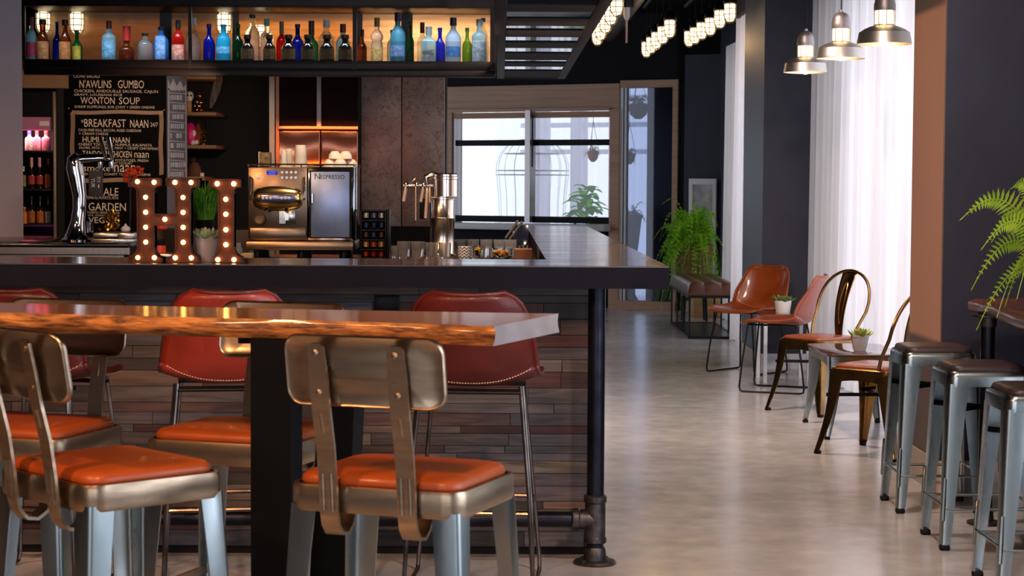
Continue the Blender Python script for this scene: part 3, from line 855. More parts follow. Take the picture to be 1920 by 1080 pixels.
# fern on the ledge
fx, fy = 2.115, 7.28
f1 = thing('potted_fern', 'bright green fern standing on the walnut ledge at the right frame edge', 'potted plant', (fx, fy, ZL))
mb = MB(); mb.lathe([(.05, .002), (.075, .14), (.082, .16), (.08, .17), (.07, .168), (.066, .145), (.0, .14)], seg=24); mb.build('pot', pm('pale_pink_pot', '#d9b9b4', .6, col2='#cbaaa5'), f1)
mb = MB(); rnd = random.Random(5)
for az, L, ri, dr, w in [(3.0, .385, .34, .15, .08), (3.3, .32, .26, .18, .075), (2.75, .33, .2, .28, .07), (3.5, .31, .14, .31, .062), (3.15, .31, .08, .31, .06), (3.9, .26, .2, .3, .06), (2.3, .3, .3, .2, .06), (4.6, .34, .22, .2, .06), (5.2, .3, .3, .3, .06), (1.3, .3, .3, .2, .06), (.5, .1, .34, .05, .05), (4.2, .2, .34, .1, .06), (3.05, .2, .16, .30, .05), (3.45, .24, .36, .05, .07)]:
    frond(mb, (0, 0, .15), az, L, ri, dr, w, 26, rnd, rnd.uniform(.75, 1.25))
mb.build('fronds', FERN, f1, smooth=0)
# big fern by the window
bf = at(1303, 470, 19.1)
f2 = thing('potted_fern', 'big bushy green fern spilling over a plant stand behind the tufted bench', 'potted plant', (bf.x, 19.1, 0))
WOODBOX = pm('pale_wood_box', '#b98a5a', .5, col2='#a67849', scale=3, stretch=(1, 1, 10))
mb = MB(); mb.lathe([(.16, .41), (.19, .74), (.2, .76), (.18, .76), (.17, .70), (0, .70)], seg=24); mb.build('pot', pm('wicker_pot', '#7d6238', .7, col2='#5f4a2a', scale=30, bump=.4, bscale=60), f2)
mb = MB()
for k in range(4):
    a = PI/4+k*PI/2; mb.tube([(.16*math.cos(a), .16*math.sin(a), 0), (.13*math.cos(a), .13*math.sin(a), .405)], .012, 6)
mb.lathe([(.15, .395), (.15, .41)], seg=20); mb.build('plant_stand', BLACKM, f2)
mb = MB(); rnd = random.Random(8)
for i in range(300):
    az = rnd.uniform(0, 2*PI); k = rnd.random()
    L = rnd.uniform(.2, .40)*(.66 if math.cos(az) > .1 else 1); ri = rnd.uniform(.1, .56)*(1.15-k*.5); dr = rnd.uniform(.1, .75)
    frond(mb, (rnd.uniform(-.08, .08), rnd.uniform(-.08, .08), .70), az, L, ri, dr, rnd.uniform(.05, .075), 16, rnd, rnd.uniform(-1.2, 1.2))
mb.build('fronds', leaf_mat('fern_green_deep', '#5fa012', '#a6dc2a', .45), f2, smooth=0)
pb = at(1333, 600, 19.65)
o = MB(); o.box(pb.x-.19, 19.55, .0, pb.x+.1, 19.85, .28, .006); o = o.build('planter_box', WOODBOX); tag(o, 'pale wooden box on the floor behind the tufted bench', 'box')
# framed print
pf = at(1316, 370, 20.35)
fr = thing('framed_print', 'white framed print leaning at the window corner behind the fern', 'picture', (pf.x+.01, 20.35, .28), -WALL_A)
mb = MB(); w_, h_ = .155, 1.14
for a in ((-w_, 0, -w_+.04, h_), (w_-.04, 0, w_, h_), (-w_+.04, 0, w_-.04, .06), (-w_+.04, h_-.06, w_-.04, h_)): mb.box(a[0], -.015, a[1], a[2], .015, a[3])
mb.build('frame', pm('white_picture_frame', '#d8d6d6', .45), fr)
mb = MB(); mb.box(-w_+.04, .0, .06, w_-.04, .01, h_-.06); pr = mb.build('print', pm('print_paper', '#b9b8b6', .7, col2='#8d8c8d', scale=7), fr)
mb = MB(); mb.box(-w_, .016, .0, w_, .022, h_); mb.build('backing_board', WOODBOX, fr)

# ================================================================== TUFTED BENCH
bn = thing('tufted_bench', 'tufted brown leather bench on a black metal frame by the far window', 'bench')
bx0, bx1, by0, by1 = 1.645, 2.10, 16.82, 18.62
mb = MB(); nu, nv = 36, 96
def bq(u, v):
    x = bx0+(bx1-bx0)*u; y = by0+(by1-by0)*v
    e = min(u, 1-u)/.12; f = min(v, 1-v)/.05
    z = .405 + .085*min(1, (1-(1-min(e, 1))**2.2))**.5*min(1, (1-(1-min(f, 1))**2.2))**.5
    z += .016*(abs(math.sin(u*3*PI))*abs(math.sin(v*11*PI)))**.5 - .008
    return Vector((x, y, z))
mb.grid(bq, nu, nv); mb.box(bx0+.001, by0+.001, .385, bx1-.001, by1-.001, .404)
mb.build('seat_cushion', pm('bench_brown_leather', '#5e3320', .3, col2='#4c2918', scale=8, bump=.1, bscale=180, coat=.25), bn, smooth=60)
for i in range(1, 3):
    for j in range(1, 11):
        mb = MB(); mb.sph(bq(i/3, j/11)+Vector((0, 0, .002)), .008, 8, 5); mb.build('tufting_button', pm('bench_brown_leather', '#5e3320'), bn)
def bar_(mb, a, b_, r=.0095): 
    a, b_ = Vector(a), Vector(b_); d = (b_-a)
    lo = Vector((min(a.x, b_.x)-r, min(a.y, b_.y)-r, min(a.z, b_.z)-r)); hi = Vector((max(a.x, b_.x)+r, max(a.y, b_.y)+r, max(a.z, b_.z)+r)); mb.box(*lo, *hi)
mb = MB(); r = .012
for z in (r, .372):
    for y in (by0+.02, by1-.02): bar_(mb, (bx0+.02, y, z), (bx1-.02, y, z), r)
    for x in (bx0+.02, bx1-.02): bar_(mb, (x, by0+.02, z), (x, by1-.02, z), r)
for x in (bx0+.02, bx1-.02):
    for k in range(4): bar_(mb, (x, by0+.02+(by1-by0-.04)*k/3, r), (x, by0+.02+(by1-by0-.04)*k/3, .372), .008)
mb.build('frame', BLACKM, bn, smooth=0)
mb = MB(); mb.box(bx0+.03, by0+.03, .004, bx1-.03, by1-.03, .018); mb.build('base_plate', pm('dark_base_plate', '#33353b', .3, .5), bn)

# ================================================================== LEATHER SIDE CHAIRS
def leather_chair(label, loc, rz, mat, pmat):
    t = thing('leather_side_chair', label, 'chair', loc, rz, 'leather sled chairs by the window')
    sling(t, .455, .77, .40, .46, .36, .44, .06, mat, pmat)
    r = .0065; zb = .442
    rod = pm('black_rod', '#1c1b1e', .35, .7)
    for s in (-1, 1):
        mb = MB()
        mb.tube([(s*.15, .17, zb), (s*.185, .195, .23), (s*.205, .212, .04), (s*.206, .205, .012), (s*.206, .185, r), (s*.206, 0, r), (s*.206, -.19, r), (s*.206, -.212, .012), (s*.204, -.217, .04), (s*.19, -.19, .23), (s*.16, -.15, zb)], r, 8)
        mb.build('leg', rod, t)
    mb = MB()
    mb.tube([(-.15, .17, zb), (.15, .17, zb)], r, 8); mb.tube([(-.16, -.15, zb), (.16, -.15, zb)], r, 8)
    for s in (-1, 1): mb.tube([(s*.15, .17, zb), (s*.16, -.15, zb)], r, 8)
    mb.build('seat_support', rod, t)
    return t
leather_chair('tan leather sled chair facing us, next to the tufted bench', (1.79, 13.86, 0), face(-.66, -.75), TANLEA, TANLEA)
leather_chair('tan leather sled chair seen from its rosy-lit back, beside the white pot', (1.84, 12.63, 0), face(-.93, .36), pm('rosy_lit_tan_leather', '#94452a', .32, col2='#833a24', scale=7, bump=.1, bscale=180, coat=.35), TANLEA)  # rosy light on this back is put into the leather colour

# little table with the white pot
st = thing('side_table', 'small brown side table with thin white legs between two leather chairs', 'side table', (1.97, 13.30, 0))
mb = MB(); mb.rings([[(x, y, z) for x, y in rrect(.34, .40, .02)] for z in (.452, .47)]); mb.build('table_top', pm('plum_brown_top', '#54302a', .2, col2='#47271f', scale=5, coat=.4), st)
for sx in (-1, 1):
    for sy in (-1, 1):
        mb = MB(); mb.box(sx*.15-.012, sy*.18-.012, 0, sx*.15+.012, sy*.18+.012, .452); mb.build('leg', pm('white_table_leg', '#cfd2d6', .4), st)
def succulent(label, loc, r0, r1, h, potcol, leafm, n, lh, spread, grp=None):
    t = thing('succulent_pot', label, 'potted plant', loc, 0, grp)
    mb = MB(); mb.lathe([(r0, 0), (r1*.985, h*.78), (r1*.985, h*.8), (r1, h*.81), (r1, h), (r1*.9, h), (r1*.86, h*.88), (0, h*.86)], seg=28); mb.build('pot', potcol, t, smooth=40)
    mb = MB(); rnd = random.Random(int(loc[0]*977+loc[1]*131))
    for i in range(n):
        a = i*2.39996; k = (i+.5)/n; el = (1-k)*1.25+.12; L = lh*(1-.35*k)+rnd.uniform(-.1, .1)*lh
        d = Vector((math.cos(a)*math.cos(PI/2-el*.9)*spread, math.sin(a)*math.cos(PI/2-el*.9)*spread, math.sin(PI/2-el*.9*.8))).normalized()
        b = Vector((math.cos(a), math.sin(a), 0))*r1*.5*(1-k) + Vector((0, 0, h*.86)); sd = d.cross(Vector((0, 0, 1))).normalized()
        up = sd.cross(d); w = L*.24
        rg = []
        for tt, ww in ((0, .55), (.35, 1.0), (.7, .8), (1, .06)):
            c = b + d*L*tt + up*L*.08*math.sin(tt*PI)*-1
            rg.append([c+sd*w*ww, c+up*w*ww*.35, c-sd*w*ww, c-up*w*ww*.45])
        mb.rings(rg)
    mb.build('leaves', leafm, t, smooth=60)
    return t
WPOT = pm('white_glazed_pot', '#e3dfdd', .35); GPOT = pm('grey_clay_pot', '#a9a3a4', .6)
SUC = leaf_mat('succulent_green', '#5c7a3c', '#93a85a', .15); SUC2 = leaf_mat('succulent_yellow', '#8a9a3e', '#c3c46a', .15); SUC3 = leaf_mat('succulent_pale', '#a9c08c', '#dbe3c0', .2)
p = at(1468, 585, 13.30)
succulent('dark green succulent in a white pot on the small brown side table', (p.x, 13.30, .4705), .048, .058, .085, WPOT, SUC, 26, .075, 1.1)
# ================================================================== BRONZE CHAIRS AND LOW TABLE
def bronze_leg(t, x0, y0, z0, x1, y1, sx, sy, mat):
    lg = angle_leg((x0, y0, z0), (x1, y1, .018), .085, .03, sx, sy, t, mat, th=.004, rib=False, curve=.012)
    mb = MB(); mb.obox((x1-sx*.014, y1-sy*.014, .009), (.03, .03, .018), None, .005); mb.build('rubber_foot', BLACK, lg)
def apron(mb, W, D, z0, z1, th=.004):
    """four curved skirts under the seat: straight on top, arched below"""
    for ax in (0, 1):
        for s in (-1, 1):
            w = (W if ax == 0 else D)/2; o = s*(D if ax == 0 else W)/2
            top = [(a*w, z1) for a in (-1, 1)]
            arc = [(w*math.cos(PI*k/10)*.96, z0+(z1-z0)*.55*math.sin(PI*k/10)**.6) for k in range(11)]
            poly = [(-w, z1), (-w, z0)] + arc[::-1] + [(w, z0), (w, z1)]
            if ax == 0: mb.prism(poly, lambda a, b: (a, o, b), lambda a, b: (a, o-s*th, b))
            else: mb.prism(poly, lambda a, b: (o, a, b), lambda a, b: (o-s*th, a, b))
def bronze_chair():
    t = thing('bronze_metal_chair', 'x', 'chair', group='bronze metal chairs by the low table')
    W, D, ZS = .36, .36, .44
    mb = MB(); mb.rings([[(x*f, y*f, z) for x, y in rrect(W, D, .05)] for f, z in ((1.0, ZS-.03), (1.0, ZS-.006), (.97, ZS), (.93, ZS-.003))]); apron(mb, W-.02, D-.02, ZS-.12, ZS-.01)
    mb.build('seat_frame', BRONZE, t, smooth=40)
    pad(W*.93, D*.93, .05, ZS-.003, .022, pm('rust_seat_pad', '#8a4426', .35, col2='#7a3a20', scale=6, bump=.08, bscale=160, coat=.3), t)
    for sx in (-1, 1):
        for sy in (-1, 1): bronze_leg(t, sx*(W/2-.003), sy*(D/2-.003), ZS-.02, sx*(W/2+.05), sy*(D/2+(.06 if sy < 0 else .045)), sx, sy, BRONZE)
    mb = MB(); z = .30
    mb.strap([(-.185, -.19, z), (.185, .185, z)], (0, 0, 1), .018, .004); mb.strap([(-.185, .185, z), (.185, -.19, z)], (0, 0, 1), .018, .004); mb.build('cross_brace', BLACKM, t)
    # hoop back
    pts = []
    for k in range(25):
        a = PI*k/24; x = .205*math.cos(a); zz = .60+.24*math.sin(a)**.75
        pts.append((x, zz))
    hoop = [(.165, -.10, ZS-.02), (.178, -.125, ZS+.06)] + [(x*(1 if z > .62 else .97), -.15-.33*(z-.5), z) for x, z in pts] + [(-.178, -.125, ZS+.06), (-.165, -.10, ZS-.02)]
    mb = MB(); mb.tube(hoop, .0095, 10); mb.build('back_hoop', BRONZE, t, smooth=60)
    mb = MB()
    def sp(u, v):
        w = .055+.06*v; z = ZS+.0+(.838-ZS)*v
        return Vector(((u-.5)*w*1.0, -.165+(-.15-.33*(z-.5)+.165)*v+.008*math.cos((u-.5)*PI)*-1, z))
    mb.grid(sp, 8, 12); sl = mb.build('back_splat', BRONZE, t, smooth=60, solid=.003)
    mb = MB(); mb.tube([sp(.5+.2*math.cos(a), .52+.32*math.sin(a))+Vector((0, .003, 0)) for a in [2*PI*k/24 for k in range(24)]], .003, 6, closed=True); mb.build('embossed_rib', BRONZE, sl)
    return t
b0 = bronze_chair(); b0.location = (1.915, 11.46, 0); b0.rotation_euler = (0, 0, face(-.80, -.60)); b0['label'] = 'bronze metal chair with hoop back, facing the aisle beyond the low table'
dup(b0, (1.91, 9.66, 0), face(-.74, .67), 'bronze metal chair with its back turned to us, beside the first metal stool', 'bronze metal chairs by the low table')
lt = thing('low_metal_table', 'low dark table with brown top and metal skirt, a grey pot on it', 'side table', (1.955, 10.55, 0))
W, D, ZS = .42, .74, .455
TX = Matrix.Translation((0, 0, 0))
mb = MB(); mb.rings([[(x*f, y*f, z) for x, y in rrect(W, D, .06)] for f, z in ((.99, ZS-.012), (1.0, ZS-.008), (1.0, ZS-.003), (.985, ZS))]); mb.build('table_top', pm('polished_brown_top', '#4c332c', .12, col2='#3f2924', scale=4, coat=.5), lt)
mb = MB(); apron(mb, W-.03, D-.03, ZS-.11, ZS-.013); mb.build('skirt', BRONZE, lt)
for sx in (-1, 1):
    for sy in (-1, 1): bronze_leg(lt, sx*(W/2-.012), sy*(D/2-.012), ZS-.015, sx*(W/2+.01), sy*(D/2+.01), sx, sy, STEEL)
p = at(1612, 657, 10.42)
succulent('yellow-green succulent in a grey clay pot on the low metal table', (p.x, 10.42, ZS+.0005), .032, .049, .088, GPOT, SUC2, 24, .07, 1.0)

# ================================================================== PENDANT LAMPS
def pendant(label, px, Y, rim_py):
    p = at(px, rim_py, Y)
    t = thing('pendant_lamp', label, 'pendant lamp', (p.x, Y, p.z), 0, 'pendant lamps by the window')
    k = .137
    mb = MB(); mb.lathe([(k, 0), (k, .004), (k*.985, .016), (k*.93, .058), (k*.74, .075), (k*.52, .088), (.052, .092), (.052, .098), (.048, .098), (k*.5, .084), (k*.72, .071), (k*.9, .054), (k*.955, .016), (k*.97, .002)], seg=40, cap=False)
    mb.build('lamp_shade', pm('brushed_aluminium', '#dcd5cd', .36, 1, col2='#c6beb6', scale=5, rough2=.46), t, smooth=30)
    mb = MB(); mb.lathe([(.045, .099), (.047, .11), (.047, .165), (.044, .176), (.0, .176)], seg=20); mb.build('glass_jar', glow('warm_lit_glass', '#ffdca6', 3), t)
    mb = MB()
    for a in range(8):
        c, s_ = math.cos(a*PI/4), math.sin(a*PI/4); mb.tube([(.051*c, .051*s_, .098), (.052*c, .052*s_, .17)], .002, 5)
    mb.lathe([(.053, .168), (.055, .178), (.054, .2), (.05, .215), (.05, .225), (.036, .25), (.012, .262), (.012, .275), (0, .275)], seg=24); mb.build('socket', pm('grey_cast_socket', '#b0a5a3', .45, .8, col2='#958b8a', scale=20), t)
    mb = MB(); mb.sph((0, 0, .012), .022, 12, 8, (1, 1, 1.1)); mb.build('bulb', glow('warm_bulb', '#ffd9a0', 9), t)
    mb = MB(); mb.tube([(0, 0, .27), (0, 0, 3.2-p.z)], .0035, 8); mb.build('cord', BLACK, t)
    point('pendant_light', (p.x, Y, p.z+.03), 9, '#ffbf7a', .03); return t
pendant('aluminium pendant lamp, largest and nearest of the three by the curtain', 1658, 9.7, 83)
pendant('aluminium pendant lamp, middle of the three by the curtain', 1576, 10.9, 110)
pendant('aluminium pendant lamp, smallest and farthest of the three, before the navy pier', 1510, 12.2, 136)

# ================================================================== CAGED BULBS IN ROWS
def caged_bulb(label, loc, top, group, energy=0):
    t = thing('caged_bulb', label, 'hanging lamp', loc, 0, group)
    mb = MB(); mb.lathe([(.0, -.075), (.02, -.07), (.036, -.05), (.042, -.02), (.042, .055), (.03, .065), (0, .065)], seg=16); mb.build('glass_jar', glow('cool_lit_jar', '#ffe3b4', 2.6), t)
    mb = MB(); r = .049
    for z in (-.055, -.02, .02, .055): 
        rr = r if z > -.05 else .042
        mb.tube([(rr*math.cos(2*PI*k/20), rr*math.sin(2*PI*k/20), z) for k in range(20)], .0026, 5, closed=True)
    for k in range(6):
        c, s_ = math.cos(k*PI/3+.3), math.sin(k*PI/3+.3)
        mb.tube([(r*c, r*s_, .065), (r*c, r*s_, -.035), (.042*c, .042*s_, -.058), (.02*c, .02*s_, -.082), (0, 0, -.088)], .0026, 5)
    mb.build('wire_cage', pm('brass_wire', '#8a7350', .35, .9), t)
    mb = MB(); mb.lathe([(.05, .06), (.052, .075), (.046, .1), (.03, .125), (.014, .14), (.012, .165), (0, .165)], seg=18); mb.build('socket', BLACKM, t)
    mb = MB(); mb.tube([(0, 0, .16), (0, 0, top-loc[2])], .004, 6); mb.build('cord', BLACK, t)
    return t
RAILZ = 3.02
proto = None
for g, (pts, nm) in enumerate([([(1157, 8, 13.3), (1146, 26, 14.0), (1136, 42, 14.7), (1127, 56, 15.5), (1120, 67, 16.3)], 'row above the end of the bar'),
                               ([(1256, 52, 15.3), (1243, 64, 15.95), (1231, 74, 16.6), (1221, 83, 17.3), (1212, 91, 18.0)], 'middle row over the aisle'),
                               ([(1369, 22, 14.3), (1350, 34, 15.0), (1332, 48, 15.7), (1316, 56, 16.4), (1303, 65, 17.1), (1292, 71, 17.8)], 'row nearest the window piers')]):
    xs = []
    for i, (px, py, Y) in enumerate(pts):
        p = at(px, py, Y); lb = '%s caged glowing bulb from the front in the %s' % (ORD[i], nm); gr = 'caged bulbs in the ' + nm
        if proto is None or proto[0] != g: proto = (g, caged_bulb(lb, (p.x, p.y, p.z), RAILZ, gr))
        else:
            r_ = dup(proto[1], (p.x, p.y, p.z), 0, lb, gr)
            mc = MB(); mc.tube([(0, 0, .16), (0, 0, RAILZ-p.z)], .004, 6); tmp = mc.build('cord', BLACK)
            for c in kids(r_):
                if c.name.startswith('cord'): c.data = tmp.data
            bpy.data.objects.remove(tmp)
        xs.append(p)
    mb = MB(); a, b_ = xs[0], xs[-1]; d = (b_-a); a, b_ = a-d*.25, b_+d*.12; a.z = b_.z = RAILZ+.0235
    mb.tube([a, b_], .022, 10)
    for q in (a.lerp(b_, .15), a.lerp(b_, .85)): mb.tube([q, (q.x, q.y, 3.2)], .008, 6)
    o = mb.build('bulb_rail', BLACKM); tag(o, 'black ceiling rail carrying the caged bulbs of the ' + nm, 'lamp rail')
    m = (xs[0]+xs[-1])/2; point('bulb_row_light', (m.x, m.y, m.z-.14), 3, '#ffc98a', .08)
# track spotlight with a thin rod
p = at(1175, 22, 14.0)
tl = thing('ceiling_fixture', 'black ceiling fixture with a thin pinkish rod hanging from it', 'ceiling fixture', (p.x, p.y, p.z))
mb = MB(); mb.lathe([(.05, .03), (.055, .09), (.05, .17), (.02, .18)], seg=16); mb.tube([(0, 0, .17), (0, 0, 3.2-p.z)], .012, 8); mb.build('body', BLACKM, tl)
mb = MB(); mb.lathe([(.012, -.06), (.024, -.03), (.024, .03)], seg=14); mb.build('collar', pm('white_collar', '#cfc6c4', .4), tl)
mb = MB(); mb.tube([(0, 0, -.05), (0, 0, -.225)], .008, 8); mb.build('rod', pm('pinkish_rod', '#c9a3a0', .5), tl)
# round duct under the ceiling
mb = MB(); a, b_ = at(1240, 2, 14.5), at(1222, 30, 18.0); mb.tube([Vector((1.10, 11.5, 2.98)), Vector((1.12, 20.3, 2.98))], .12, 20); o = mb.build('air_duct', pm('dark_brown_duct', '#2b1f1d', .5, .3)); tag(o, 'dark round air duct under the black ceiling above the aisle', 'duct')
# ================================================================== LIT LETTERS ON THE BAR
RUST = pm('rusty_marquee_metal', '#4e2410', .5, .4, col2='#391a0b', scale=9, rough2=.6)
LY = 6.76
def marquee(name, label, outline, bulbs):
    k = LY/3600; c = sum(p[0] for p in outline)/len(outline); x0 = at(c, 480, LY).x
    t = thing(name, label, 'marquee letter', (x0, LY, BT+.0005), 0, 'lit letters on the bar')
    loc = [((px-c)*k, (488-py)*k) for px, py in outline]
    mb = MB(); mb.prism(loc, lambda a, b: (a, .006, b), lambda a, b: (a, .05, b)); mb.build('body', RUST, t, smooth=30)
    mb = MB(); n = len(loc)
    cx = sum(p[0] for p in loc)/n; th = .003
    for i in range(n):
        a, b_ = Vector((loc[i][0], 0, loc[i][1])), Vector((loc[(i+1) % n][0], 0, loc[(i+1) % n][1]))
        d = (b_-a).normalized(); nn = Vector((d.z, 0, -d.x))*th
        mb.rings([[a+Vector((0, -.012, 0))-d*0, b_+Vector((0, -.012, 0)), b_+Vector((0, .05, 0)), a+Vector((0, .05, 0))],
                  [a+nn+Vector((0, -.012, 0)), b_+nn+Vector((0, -.012, 0)), b_+nn+Vector((0, .05, 0)), a+nn+Vector((0, .05, 0))]])
    mb.build('rim', RUST, t, smooth=0)
    for px, py, e in bulbs:
        mb = MB(); mb.sph(((px-c)*k, -.006, (488-py)*k), .0085, 12, 8)
        mb.build('bulb', glow('amber_bulb_%d' % e, '#ffb45a', [0, 9, 15, 24][e]), t)
    return t
def bracket(x0, y0, x1, y1, cxs, cys, n=5):
    """quarter round between two outline points"""
    out = []
    for i in range(n+1):
        a = PI/2*i/n; out.append((cxs+(x0-cxs)*math.cos(a)+(x1-cxs)*math.sin(a), cys+(y0-cys)*math.cos(a)+(y1-cys)*math.sin(a)))
    return out
Hh = [(242, 330), (305, 330), (305, 345)] + bracket(301, 345, 290, 358, 301, 358)[1:] + [(290, 397), (329, 397)] + bracket(329, 358, 318, 345, 318, 358)[0:] + [(312, 345), (312, 330), (375, 330), (375, 347), (366, 347)] + bracket(366, 347, 358, 358, 366, 358)[1:] + [(358, 455)] + bracket(358, 455, 372, 475, 374, 455)[1:] + [(374, 488), (312, 488), (312, 478)] + bracket(315, 478, 329, 460, 315, 460)[1:] + [(329, 419), (290, 419)] + bracket(290, 460, 303, 478, 303, 460)[0:] + [(306, 478), (306, 488), (241, 488), (241, 476)] + bracket(244, 476, 258, 458, 244, 458)[1:] + [(258, 358)] + bracket(258, 358, 250, 347, 250, 358)[1:] + [(242, 347)]
Ii = [(393, 331), (453, 331), (453, 347)] + bracket(447, 347, 439, 358, 447, 358)[1:] + [(439, 458)] + bracket(439, 458, 453, 476, 453, 458)[1:] + [(454, 488), (401, 488), (401, 476)] + bracket(402, 476, 410, 458, 400, 458)[1:] + [(409, 358)] + bracket(409, 358, 401, 347, 401, 358)[1:] + [(393, 347)]
marquee('marquee_letter', 'rusty marquee letter H lit by amber bulbs, on the bar front', Hh,
        [(259, 337, 1), (290, 338, 2), (329, 338, 2), (359, 338, 2), (274, 366, 1), (344, 366, 1), (274, 394, 2), (344, 394, 2), (310, 407, 2), (274, 422, 1), (344, 422, 2), (274, 450, 1), (344, 450, 2), (259, 479, 1), (290, 479, 2), (329, 479, 2), (359, 479, 2)])
marquee('marquee_letter', 'rusty marquee letter I lit by amber bulbs, right of the pale succulent', Ii,
        [(408, 340, 3), (439, 340, 3), (424, 369, 2), (424, 397, 2), (424, 426, 3), (424, 454, 3), (409, 482, 2), (439, 482, 2)])
p = at(386, 489, 6.86)
succulent('pale succulent in a grey pot between the two lit letters', (p.x, 6.86, BT+.0005), .029, .0425, .092, GPOT, SUC3, 46, .06, 1.15)

# ================================================================== BACK COUNTERS
def pbx(mb, x0, y0, x1, y1, Y0, Y1, bev=0):
    """box whose front face at depth Y0 covers the given corners of the photograph"""
    a, b_ = at(x0, y0, Y0), at(x1, y1, Y0); mb.box(min(a.x, b_.x), Y0, min(a.z, b_.z), max(a.x, b_.x), Y1, max(a.z, b_.z), bev); return mb
CZ = .945
xr0 = at(243, 460, 9.8).x+.004
bc = thing('back_counter', 'dark back counter behind the bar carrying the coffee machine and glasses', 'counter')
mb = MB(); mb.box(xr0, 10.12, CZ-.04, .165, 10.98, CZ, .004); mb.build('worktop', pm('dark_stone_top', '#25211f', .25, col2='#2f2a27', scale=6), bc)
mb = MB(); mb.box(xr0, 10.16, 0, .165, 10.98, CZ-.04); mb.build('cabinet_body', BLACK, bc)
LZ = at(150, 453, 10.1).z
lc = thing('tap_counter', 'black counter with a steel edge at the left under the chrome beer tap', 'counter')
xr = at(243, 460, 9.8).x
mb = MB(); mb.box(-4.9, 9.8, LZ-.02, xr, 10.89, LZ, .004); mb.build('worktop', pm('glossy_black_top', '#0c0b0c', .15), lc)
mb = MB(); mb.box(-4.9, 9.79, LZ-.055, xr+.002, 9.80, LZ-.021); mb.box(-4.9, 9.8, LZ-.17, xr-.03, 9.81, LZ-.06); mb.build('steel_edge', INOX, lc)
mb = MB(); mb.box(-4.9, 9.815, 0, xr-.01, 10.89, LZ-.02); mb.build('cabinet_body', BLACK, lc)
lg = thing('back_ledge', 'dark raised ledge behind the lit letters', 'ledge')
mb = MB(); a = at(255, 430, 11.2); b_ = at(470, 430, 11.2); mb.box(a.x, 11.15, 0, b_.x, 11.6, a.z, .004); mb.build('body', pm('dark_brown_ledge', '#2a1a14', .4), lg)
LGZ = a.z

# beer tap, left: chrome column with a curved neck
bt = thing('beer_tap', 'curved chrome beer tap on the black counter at the left', 'beer tap')
Yt = 10.05
mb = MB()
def px3(px, py, Y=Yt): return at(px, py, Y)
pts = [px3(143, 445), px3(143, 436), px3(146, 415), px3(149, 390), px3(149, 365), px3(144, 335), px3(140, 315), px3(141, 300), px3(148, 292)]
mb.tube(pts, [.062, .05, .037, .034, .036, .042, .045, .042, .030], 24)
bz = px3(143, 452); mb.lathe([(.075, 0), (.078, .012), (.066, .022), (.05, .04), (.04, .06)], (pts[0].x, Yt, LZ), 28)
mb.build('column', CHROME, bt, smooth=60)
mb = MB(); mb.tube([px3(140, 302), px3(155, 298), px3(178, 297), px3(200, 296), px3(212, 300)], [.03, .028, .024, .022, .015], 16)
mb.tube([px3(208, 298), px3(209, 315), px3(208, 322)], [.012, .011, .009], 12); mb.tube([px3(188, 298), px3(188, 318), px3(187, 324)], [.012, .011, .009], 12)
mb.build('spout', CHROME, bt, smooth=60)
for (x0, y0, x1, y1) in ((189, 258, 198, 300), (203, 257, 210, 300)):
    mb = MB(); mb.tube([px3(x1, y1, Yt-.02), px3((x0*2+x1)/3, (y0*2+y1)/3, Yt-.05), px3(x0, y0, Yt-.06)], [.009, .013, .012], 12); mb.build('handle', CHROME, bt, smooth=60)
tg = thing('tap_tag', 'black hanging tag with white writing in front of the chalk menu', 'tag')
mb = MB(); pbx(mb, 166, 320, 193, 369, Yt-.05, Yt-.045, .001); mb.build('card', pm('charcoal_card', '#2b2c30', .6), tg)
mb = MB(); mb.tube([px3(180, 321, Yt-.047), px3(184, 301, Yt-.03)], .0015, 5); mb.build('string', BLACK, tg)
CHALK = pm('chalk_white', '#e8d6c4', .9); CHALKW = pm('chalk_bright', '#dcdadd', .9)
mb = MB()
kk = Yt/3600
def rot_fn(px, py): return lambda a, b: at(px-b, py+a, Yt-.0515)
add_text(mb, 'YUK', 0, 0, 18, 7, lambda a, b: at(171+b, 334+a, Yt-.0515))
add_text(mb, '7/1', 0, 0, 10, 6, lambda a, b: at(182+b, 331+a, Yt-.0515)); add_text(mb, '-', 0, 0, 6, 2, lambda a, b: at(184+b, 346+a, Yt-.0515))
mb.build('lettering', CHALKW, tg, smooth=0)
# drip tray and ornaments
dt = thing('drip_tray', 'stainless drip tray beside the chrome beer tap', 'drip tray')
a, b_ = at(172, 440, 10.0), at(252, 440, 10.0)
mb = MB(); mb.box(a.x, 10.0, LZ, b_.x, 10.3, LZ+.018, .003); mb.box(a.x, 10.03, LZ+.018, b_.x-.09, 10.3, LZ+.048, .004); mb.box(b_.x-.088, 10.0, LZ+.018, b_.x, 10.3, LZ+.05, .004); mb.build('tray', INOX, dt)
mb = MB()
for i in range(18): mb.box(a.x+.012+i*.0072, 9.994, LZ+.0185, a.x+.0155+i*.0072, 10.028, LZ+.029)
mb.build('grille', BLACKM, dt)
TZ = LZ+.0485
gp_ = thing('gold_ornament', 'pile of shiny gold leaf ornaments on the drip tray', 'ornament')
mb = MB(); rnd = random.Random(21); g0 = at(211, 433, 10.14)
for i in range(120):
    k = rnd.random()**.7; a = rnd.uniform(0, 2*PI); r = rnd.uniform(0, .075)*(1-k*.75)
    c = Vector((g0.x+r*math.cos(a)*1.1, 10.14+r*math.sin(a)*.7, TZ+.008+k*.105))
    M_ = Euler((rnd.uniform(0, 6), rnd.uniform(0, 6), rnd.uniform(0, 6))).to_matrix()
    L = rnd.uniform(.01, .017); pt = [Vector((-L, 0, 0)), Vector((0, -L*.5, .002)), Vector((L, 0, 0)), Vector((0, L*.5, .002))]
    pt2 = [M_ @ q + c for q in pt]; pt3 = [M_ @ (q+Vector((0, 0, .002))) + c for q in pt]; mb.rings([pt2, pt3])
